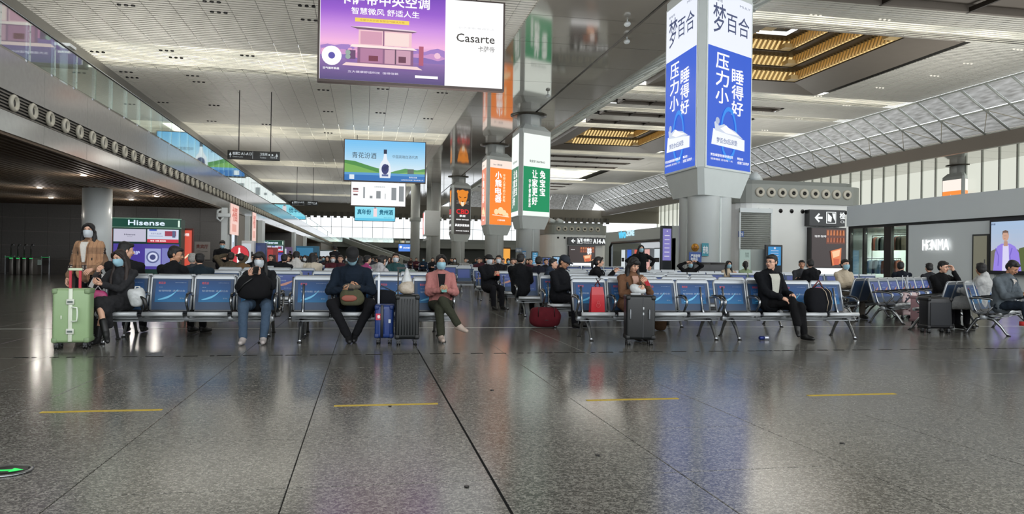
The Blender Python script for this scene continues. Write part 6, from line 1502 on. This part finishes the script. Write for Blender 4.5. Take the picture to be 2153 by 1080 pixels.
    if glasses:
        q = MB()
        for s in (-1, 1): q.tube([hp(s * .034 + .022 * cos(a), -.100, .008 + .016 * sin(a)) for a in [2 * pi * k / 12 for k in range(13)]], .0018, M_BLACK, 4); q.tube([hp(s * .056, -.098, .012), hp(s * .080, .0, .012)], .0018, M_BLACK, 4)
        q.tube([hp(-.012, -.102, .01), hp(.012, -.102, .01)], .0018, M_BLACK, 4); q.build('glasses', t)
    t['_w'] = 0; del t['_w']
    pos = (arms[0][1] + arms[1][1]) / 2 if phone != 'L' and phone != 'R' else arms[0 if phone == 'L' else 1][1]
    HI[t.name] = (HD, arms, NK, CH, WA, H, hp)
    if phone:
        c, off = phone if isinstance(phone, tuple) else ('101114', (0, -.06, .05))
        tt = thing('mobile_phone', 'phone held by the ' + label[:1].lower() + label[1:].replace('person', 'person'), 'phone')
        words = tt['label'].split()[:13]; tt['label'] = ' '.join(words)
        P = Matrix.Translation(V(loc)) @ Matrix.Rotation(rz, 4, 'Z') @ Matrix.Diagonal((s_, s_, s_, 1)) @ (pos + V(off))
        tt.location = P; tt.rotation_euler = (R(-50), 0, rz)
        q = MB(); q.rbox((-.038, -.004, -.078), (.038, .006, .078), hm(c, .3), .004, n=2); q.build('case', tt)
        q = MB(); q.box((-.034, .0058, -.072), (.034, .0068, .072), em('7a8ea8', .35)); q.build('glowing_screen', tt)
    return t
HI = {}
def SX(u, y): return XU(u, y)
YF = Y1 - .02   # front row seat line

# --- 1. standing woman with plaid cardigan
yy = 12.35; t = person('woman standing at far left in a tan plaid cardigan and white mask', (SX(186, yy), yy, 0), R(-8), 'stand', topmat=plaid(), bottom='121214', hair='long', fem=True, mask='w', inner='d4d0c8', hairm=HAIRM,
       head=(R(12), 0, 0), hands=((.16, -.20, .98), (-.27, -.05, .85)), s_=1.0, bulk=1.04, hand_dirs=(None, ((-.1, -.1, -1), (1, 0, 0))))
p = t.location
pp_ = thing('paper_sheet', 'white sheet of paper held in the standing woman hand', 'paper', (p.x + .22, p.y - .30, .83), R(10)); q = MB(); q.box((-.06, 0, -.14), (.06, .003, .10), hm('b8b4b0')); q.build('sheet', pp_); pp_.rotation_euler = (0, R(25), R(10))
# --- 2. seated woman, long hair, black dress, crossed legs and boots
t = person('woman in a black dress and pale mask, legs crossed, beside the green suitcase', (SX(252, YF - .1), YF - .1, 0), R(-14), topmat=mat('black_print_dress', (.012, .012, .014), .9, noise_s=22, noise_a=.8), hair='long', hairm=HAIRB, fem=True, mask='b', skirt=.20, shoe='101012',
       head=(R(-6), R(14), R(-4)), hands=((-.06, -.30, .80), (-.14, -.26, .93)), phone=('2a2426', (-.02, -.05, .08)), knees=((-.02, -.44, .55), (.02, -.40, .46)), feet=((.13, -.52, .20), (-.04, -.42, .10)), cross=(0, (.5, -.5, -.45)), s_=1.0, lean_=.03)
# --- 3. girl with phone, jeans, backpack on lap
t = person('young woman with glasses raising a black phone, in a black jacket and blue jeans', (SX(545, YF), YF, 0), R(0), top='17181b', bottom='3e4e60', shoe='a8a09c', hair='bangs', fem=True, mask='w', glasses=True, bulk=1.12,
       head=(R(-2), R(4), 0), hands=((.05, -.26, .95), (-.10, -.26, .93)), phone=('0c0c0e', (.03, -.11, .07)), knees=((.16, -.40, .51), (-.15, -.40, .51)), feet=((.13, -.46, .085), (-.13, -.50, .085)), elbows=(.7, .7), s_=1.0)
q0 = t.location; t2 = thing('backpack', 'big round black backpack held on the lap of the young woman in jeans', 'bag', (q0.x - .04, q0.y - .24, .60)); soft_bag(.24, .12, .34, cloth('131315', 12, .3), 40, par=t2, flat=.5); q = MB(); q.tube([(-.2, -.1, .1), (-.1, -.13, .22), (0, -.13, .3)], .012, M_BLACK); q.build('strap', t2)
# --- 4. big man with black cap
t = person('big man in a black cap, pale mask and dark navy coat bent over his phone', (SX(741, YF), YF, 0), R(0), top='16202c', bottom='131316', shoe='121214', hair='short', cap='0e0e10', mask='b', skin=SKIN2, bulk=1.28, head=(0, R(38), 0), lean_=.16,
       hands=((.09, -.28, .73), (-.11, -.28, .70)), phone=('141416', (.0, -.05, .03)), knees=((.26, -.36, .52), (-.26, -.36, .52)), feet=((.05, -.30, .085), (-.03, -.42, .085)), elbows=(.9, .9), s_=1.06)
q0 = t.location; t2 = thing('shopping_bag', 'olive cloth bag with a red print on the lap of the man in black cap', 'bag', (q0.x - .0, q0.y - .33, .52)); soft_bag(.17, .08, .24, cloth('4a4a38', 20, .3), 44, par=t2, flat=.4, amp=.1); q = MB(); q.ell((-.03, -.085, .11), (.11, .01, .05), hm('8a4a3c', .6), 14, 6); q.build('red_print', t2); q = MB(); q.ell((0, -.0, .27), (.13, .07, .05), mat('leopard_scarf', hexc('#5a5248'), .9, noise_s=45, noise_a=.9), 14, 8); q.build('patterned_cloth', t2)
# --- 5. woman in pink
t = person('woman in a pink jacket, olive trousers and pale blue mask at the aisle end', (SX(928, YF), YF, 0), R(0), top='a8706c', bottom='33352a', shoe='a8988c', hair='bun', hairm=HAIRM, fem=True, mask='b', skin=SKIN2, inner='1c1a1c', head=(0, R(4), 0), bulk=1.08,
       hands=((.06, -.26, .74), (-.04, -.26, .745)), phone=('6a9a94', (.0, -.06, .03)), knees=((-.02, -.42, .60), (-.06, -.38, .50)), feet=((.22, -.44, .26), (-.03, -.40, .09)), cross=(0, (.6, -.5, -.2)), elbows=(.8, .8), s_=1.0)
# --- 6. man in cap facing half right on the second row, black jacket
yb = 13.55
t = person('man in a dark cap and black jacket reading his phone on the second row', (SX(1178, yb), yb, 0), R(38), top='131418', bottom='121216', hair='short', cap='1c222c', skin=SKIN2, head=(R(4), R(24), 0), lean_=.10, bulk=1.12, hands=((.03, -.34, .72), (-.09, -.32, .72)), phone=('c8c8cc', (.0, -.05, .03)), s_=1.02)
# --- 7. woman in brown coat
t = person('woman with a black fringe in a brown coat holding a red phone', (SX(1329, YF), YF, 0), R(6), top='6a4c38', bottom='141416', hair='bangs', fem=True, head=(R(4), R(24), 0), lean_=.08, bulk=1.18, inner='b08c7c', hands=((.11, -.26, .86), (-.06, -.30, .76)), phone=('a82c34', (.07, -.04, .08)), long_coat=.6, s_=1.0,
       knees=((.05, -.40, .52), (-.08, -.38, .50)), feet=((.02, -.40, .085), (-.09, -.38, .085)), elbows=(.7, .7), shoe='141416')
q0 = t.location; t2 = thing('plastic_bag', 'clear crumpled plastic bag in the hands of the woman in the brown coat', 'bag', (q0.x - .02, q0.y - .30, .70)); soft_bag(.11, .07, .15, pl, 50, par=t2, amp=.3)
q = MB(); q.ell((0, 0, .0), (.05, .02, .016), hm('b8c4c4'), 10, 6); 
# --- 8. hooded person standing, arms akimbo
yy = 22.5
t = person('tall figure standing in a black hooded coat with pale mask and hands on hips', (SX(1347, yy), yy, 0), 0, 'stand', top='0f1012', bottom='0e0e10', hair='long', mask='b', bulk=1.08, hands=((.30, -.06, 1.02), (-.28, -.06, 1.0)), elbows=(3, 3), s_=1.04, hood=True)
# --- 9. man in suit, crossed legs, looking left
t = person('short-haired man in a black suit and white shirt sitting cross-legged, looking left', (SX(1624, YF), YF, 0), R(8), top='101216', bottom='0e0e10', shoe='0c0c0c', hair='short', skin=SKIN, inner='b8b8ac', inner_w=.035, head=(R(-66), R(2), 0), bulk=1.18, glasses=True, s_=1.06,
       hands=((.19, -.22, .66), (-.02, -.26, .62)), knees=((.20, -.42, .50), (.10, -.34, .58)), feet=((.24, -.44, .085), (.10, -.46, .22)), cross=(1, (-.25, -.5, -.5)), elbows=(.5, .6))
# --- 10. cream woman, masks
yb = 15.6
t = person('woman in a cream jacket and pale blue mask beside the patterned pink suitcase', (SX(1779, yb), yb, 0), R(0), top='b4a792', bottom='5a544c', hair='short', fem=True, mask='b', bulk=1.12, hands=((.05, -.28, .76), (-.04, -.28, .74)), s_=1.04, inner=None)
# --- others: (label, u, y, rz deg, kw)
def P2(label, u, y, rz, **k): return person(label, (SX(u, y), y, 0), R(rz), **k)
YB = Y1 + .84
P2('person in a dark coat seen from behind, sitting behind the woman in the black dress', 266, YB, 180, top='1a1a1c', hair='short', bulk=1.2, s_=1.09, head=(R(-60), R(10), 0))
P2('dark-haired man in black seen in left profile behind the front left bench', 372, YB, 150, top='141518', hair='short', bulk=1.2, s_=1.05, head=(R(-60), R(14), 0), skin=SKIN2)
P2('person with grey hair seen from behind in the row behind the left front bench', 406, 15.9, 175, top='3a3c40', hair='short', hairm=HAIRG, bulk=1.1, s_=.98, detail=1)
P2('person in a teal dark coat bent forward behind the left benches', 421, 15.0, 200, top='1c2830', hair='short', bulk=1.2, s_=.98, lean_=.1, detail=1)
P2('man in black standing far left looking down, in front of the dark wall', 467, 24.5, 10, pose='stand', top='141416', bottom='121214', hair='short', bulk=1.15, mask='b', head=(0, R(20), 0), hands=((.1, -.25, 1.1), (-.1, -.25, 1.1)), phone=('101012', (0, -.05, .03)))
P2('person in a brown patterned jacket with raised hands behind the left benches', 486, 20.3, 180, topmat=mat('brown_pattern', hexc('#4a4030'), .9, noise_s=30, noise_a=.7), hair='short', hairm=HAIRB, bulk=1.25, hands=((.12, -.05, 1.2), (-.12, -.05, 1.2)), elbows=(2, 2), s_=1.02)
P2('black-haired person in a brown coat seen from behind beside the red round sign', 507, 20.3, 180, top='6a5238', hair='short', bulk=1.0, s_=1.0)
P2('man in a white hoodie seen from behind in the far rows', 623, 20.6, 185, top='c2bfba', hair='short', hood=True, bulk=1.1, s_=1.06)
P2('person in a cream coat with a dark strap seen from behind', 657, 20.6, 180, top='c4baa8', hair='bob', bulk=1.15, s_=1.04)
P2('person in a black top seen from behind left of the man in the white hoodie', 598, 20.5, 180, top='17181c', hair='short', bulk=1.2, s_=1.0)
P2('person in a pink patterned coat facing the camera in the far rows', 700, 24.0, 0, top='4c2028', hair='short', bulk=1.1, s_=1.0, detail=1, mask='w')
P2('person in a magenta top in profile behind the man in the black cap', 775, 20.4, 120, top='a84a7a', hair='short', bulk=1.0, s_=1.0)
P2('woman with a hair bun in a grey white hoodie seen in profile', 807, 16.1, 130, top='b0aeb0', hair='bun', fem=True, mask='w', hood=True, bulk=1.05, s_=1.0)
P2('person in a teal top facing the camera next to the woman with the bun', 832, 19.6, 0, top='2c4a4c', hair='short', hairm=HAIRB, mask='w', bulk=1.0, s_=1.05)
P2('person standing in the distance lifting both arms, above the seated crowd', 704, 33, 180, pose='stand', top='1c1c20', bottom='1a1a1e', hair='short', s_=1.03, detail=2)
P2('man in a black coat and cap holding a red phone on the aisle seat', 1029, 18.4, 20, top='15161a', hair='short', cap='101012', mask='w', bulk=1.15, s_=1.04, phone=('c84838', (0, -.05, .04)), hands=((.05, -.32, .80), (-.05, -.32, .80)))
P2('man in a black down coat leaning back on the aisle bench of the fourth row', 1096, 16.4, 150, top='121316', hair='short', bulk=1.3, s_=1.06)
P2('person in a navy coat behind the second row man in the cap', 1132, 18.6, 170, top='1a1c26', hair='short', bulk=1.15, s_=1.02)
P2('dark-haired person with a mask in the aisle rows, behind the man with the red phone', 1048, 22.0, -20, top='1a1a1c', hair='short', mask='w', bulk=1.1, s_=1.05)
P2('bearded person facing right in a denim hood beside the man in the dark cap', 1166, 16.0, 60, top='26303e', hair='short', hood=True, bulk=1.1, s_=.98)
P2('woman with tied black hair turned right, in a black coat, near the lit coffee poster', 1262, 16.4, 70, top='121214', hair='pony', fem=True, hands=((.08, -.3, .95), (-.05, -.3, .92)), bulk=1.1, s_=1.03, inner='b8b4ac')
P2('person raising both hands to the head in front of the blue notice plate', 1452, 21.5, 0, top='121214', hair='short', hands=((.16, -.06, 1.22), (-.16, -.06, 1.2)), elbows=(3, 3), mask='b', s_=1.0)
P2('masked woman in a cream coat with long hair between the blue panels', 1533, 21.3, 0, top='bfae98', hair='long', fem=True, mask='b', bulk=.95, s_=1.0, hands=((.06, -.28, .86), (-.04, -.28, .88)))
P2('woman in a sage green top seen from behind near the grey notice board', 1567, 21.6, 160, top='8a9a7a', hair='pony', fem=True, bulk=.95, s_=1.0)
P2('grey-coated man facing left, left one of two men sitting before the coffee poster', 1686, 19.2, -30, top='3c3e42', hair='short', skin=SKIN2, bulk=1.05, s_=1.03)
P2('man in black with his back turned, right of two men before the coffee poster', 1702, 18.6, 190, top='131417', hair='short', bulk=1.3, s_=1.05, head=(R(-20), 0, 0))
P2('person in a dark navy jacket seen from behind before the shop window', 1893, 17.5, 165, top='161b24', hair='short', bulk=1.15, s_=1.02, head=(R(-30), 0, 0))
P2('black-haired person partly hidden behind the young man at the turned benches', 1952, 16.6, 170, top='2a2c30', hair='short', bulk=1.0, s_=1.0)
P2('young man in a black jacket touching his cheek behind the black fabric suitcase', 1986, 13.2, 5, top='101113', hair='short', bulk=1.15, s_=1.02, hands=((.10, -.12, 1.08), (-.05, -.30, .74)), head=(R(8), R(8), 0))
P2('person in a white hooded coat leaning back to back with the man in grey', 2050, 12.35, 215, top='b4b4b2', hair='short', hood=True, bulk=1.2, s_=1.0, long_coat=.9, skin=SKIN2, head=(R(-50), R(-5), 0), lean_=-.06)
t = P2('man in a grey denim jacket looking down at his phone at the right edge', 2112, 11.35, 12, topmat=mat('washed_denim', hexc('#545c62'), .9, noise_s=9, noise_a=.35, bump=.2), bottom='1e2630', shoe='17181a', hair='short', skin=SKIN2, inner='b0a8a0', head=(R(0), R(34), 0), lean_=.14, bulk=1.22, s_=1.03,
       hands=((.08, -.36, .72), (-.10, -.36, .72)), phone=('d0c8c0', (0, -.06, .03)), knees=((.16, -.42, .52), (-.06, -.40, .54)), feet=((.18, -.40, .09), (-.04, -.44, .2)))
q0 = t.location; t2 = thing('red_cloth', 'small bright red sock showing at the ankle of the man in grey', 'sock', (q0.x - .05, q0.y - .44, .24)); q = MB(); q.cyl((0, 0, -.02), (0, 0, .05), .055, hm('a82420', .8), n=12); q.build('cuff', t2)

# --- crowd in the distance: light figures copied, heads above the rows
random.seed(21)
CR = []
for k, (tc_, hr_, hm2, mk) in enumerate((('17181c', 'short', HAIRM, None), ('2a2e38', 'short', HAIRM, 'w'), ('3a2a2c', 'bob', HAIRB, None), ('8a8a88', 'short', HAIRM, None), ('1c2a3a', 'bun', HAIRM, 'b'), ('40202a', 'short', HAIRB, None), ('4c4a44', 'bob', HAIRM, 'w'))):
    t = person('distant seated passenger %s among the far rows' % ('in black', 'in slate blue with a white mask', 'in brown with a bob', 'in light grey', 'in navy with a bun and pale mask', 'in dark red', 'in olive with a white mask')[k], (0, 0, 0), 0, top=tc_, hair=hr_, hairm=hm2, mask=mk, bulk=1.15, detail=2, group='distant seated crowd ' + ('in black', 'in slate blue', 'in brown', 'in light grey', 'in navy', 'in dark red', 'in olive')[k])
    CR.append(t)
def crowd_at(k, x, y, rz, s_=1.0, n=[0]):
    if n[0] < len(CR): t = CR[n[0]]; t.location = (x, y, 0); t.rotation_euler = (0, 0, rz)
    else: t = dup(CR[k % len(CR)], (x, y, 0), rz)
    n[0] += 1; return t
def seats_of(xc): return [xc + (i - 1.5) * PIT for i in range(4)]
y = 24; cnt = 0
while y < 64:
    for xc in LX:
        for x in seats_of(xc):
            if random.random() < .62: crowd_at(random.randrange(7), x, y, random.uniform(-.3, .3))
            if random.random() < .62: crowd_at(random.randrange(7), x, y + .84, pi + random.uniform(-.3, .3))
    y += 4.15 if y < 40 else 6.5
y = 27.0
while y < 64:
    for xc in RX:
        for x in seats_of(xc):
            if random.random() < .5: crowd_at(random.randrange(7), x, y, random.uniform(-.3, .3))
    y += 4.4 if y < 40 else 6.5
# a few walkers far away
stand = []
for k, (u, yy_, c) in enumerate(((545, 75, '1a1a1e'), (610, 60, '22262c'), (1195, 60, '14161a'), (664, 90, '3a2a2a'), (1020, 90, '1c1c20'), (740, 80, 'b0aca4'), (1165, 75, '2c3a5a'))):
    if k == 0: t = person('distant walker crossing the hall', (SX(u, yy_), yy_, 0), 0, 'stand', top=c, detail=2, group='distant walkers'); w0 = t
    else: t = dup(w0, (SX(u, yy_), yy_, 0), random.uniform(0, 6))
bpy.data.objects.remove(SRC); bpy.data.batch_remove(JUNK); bpy.data.scenes.remove(TMP)
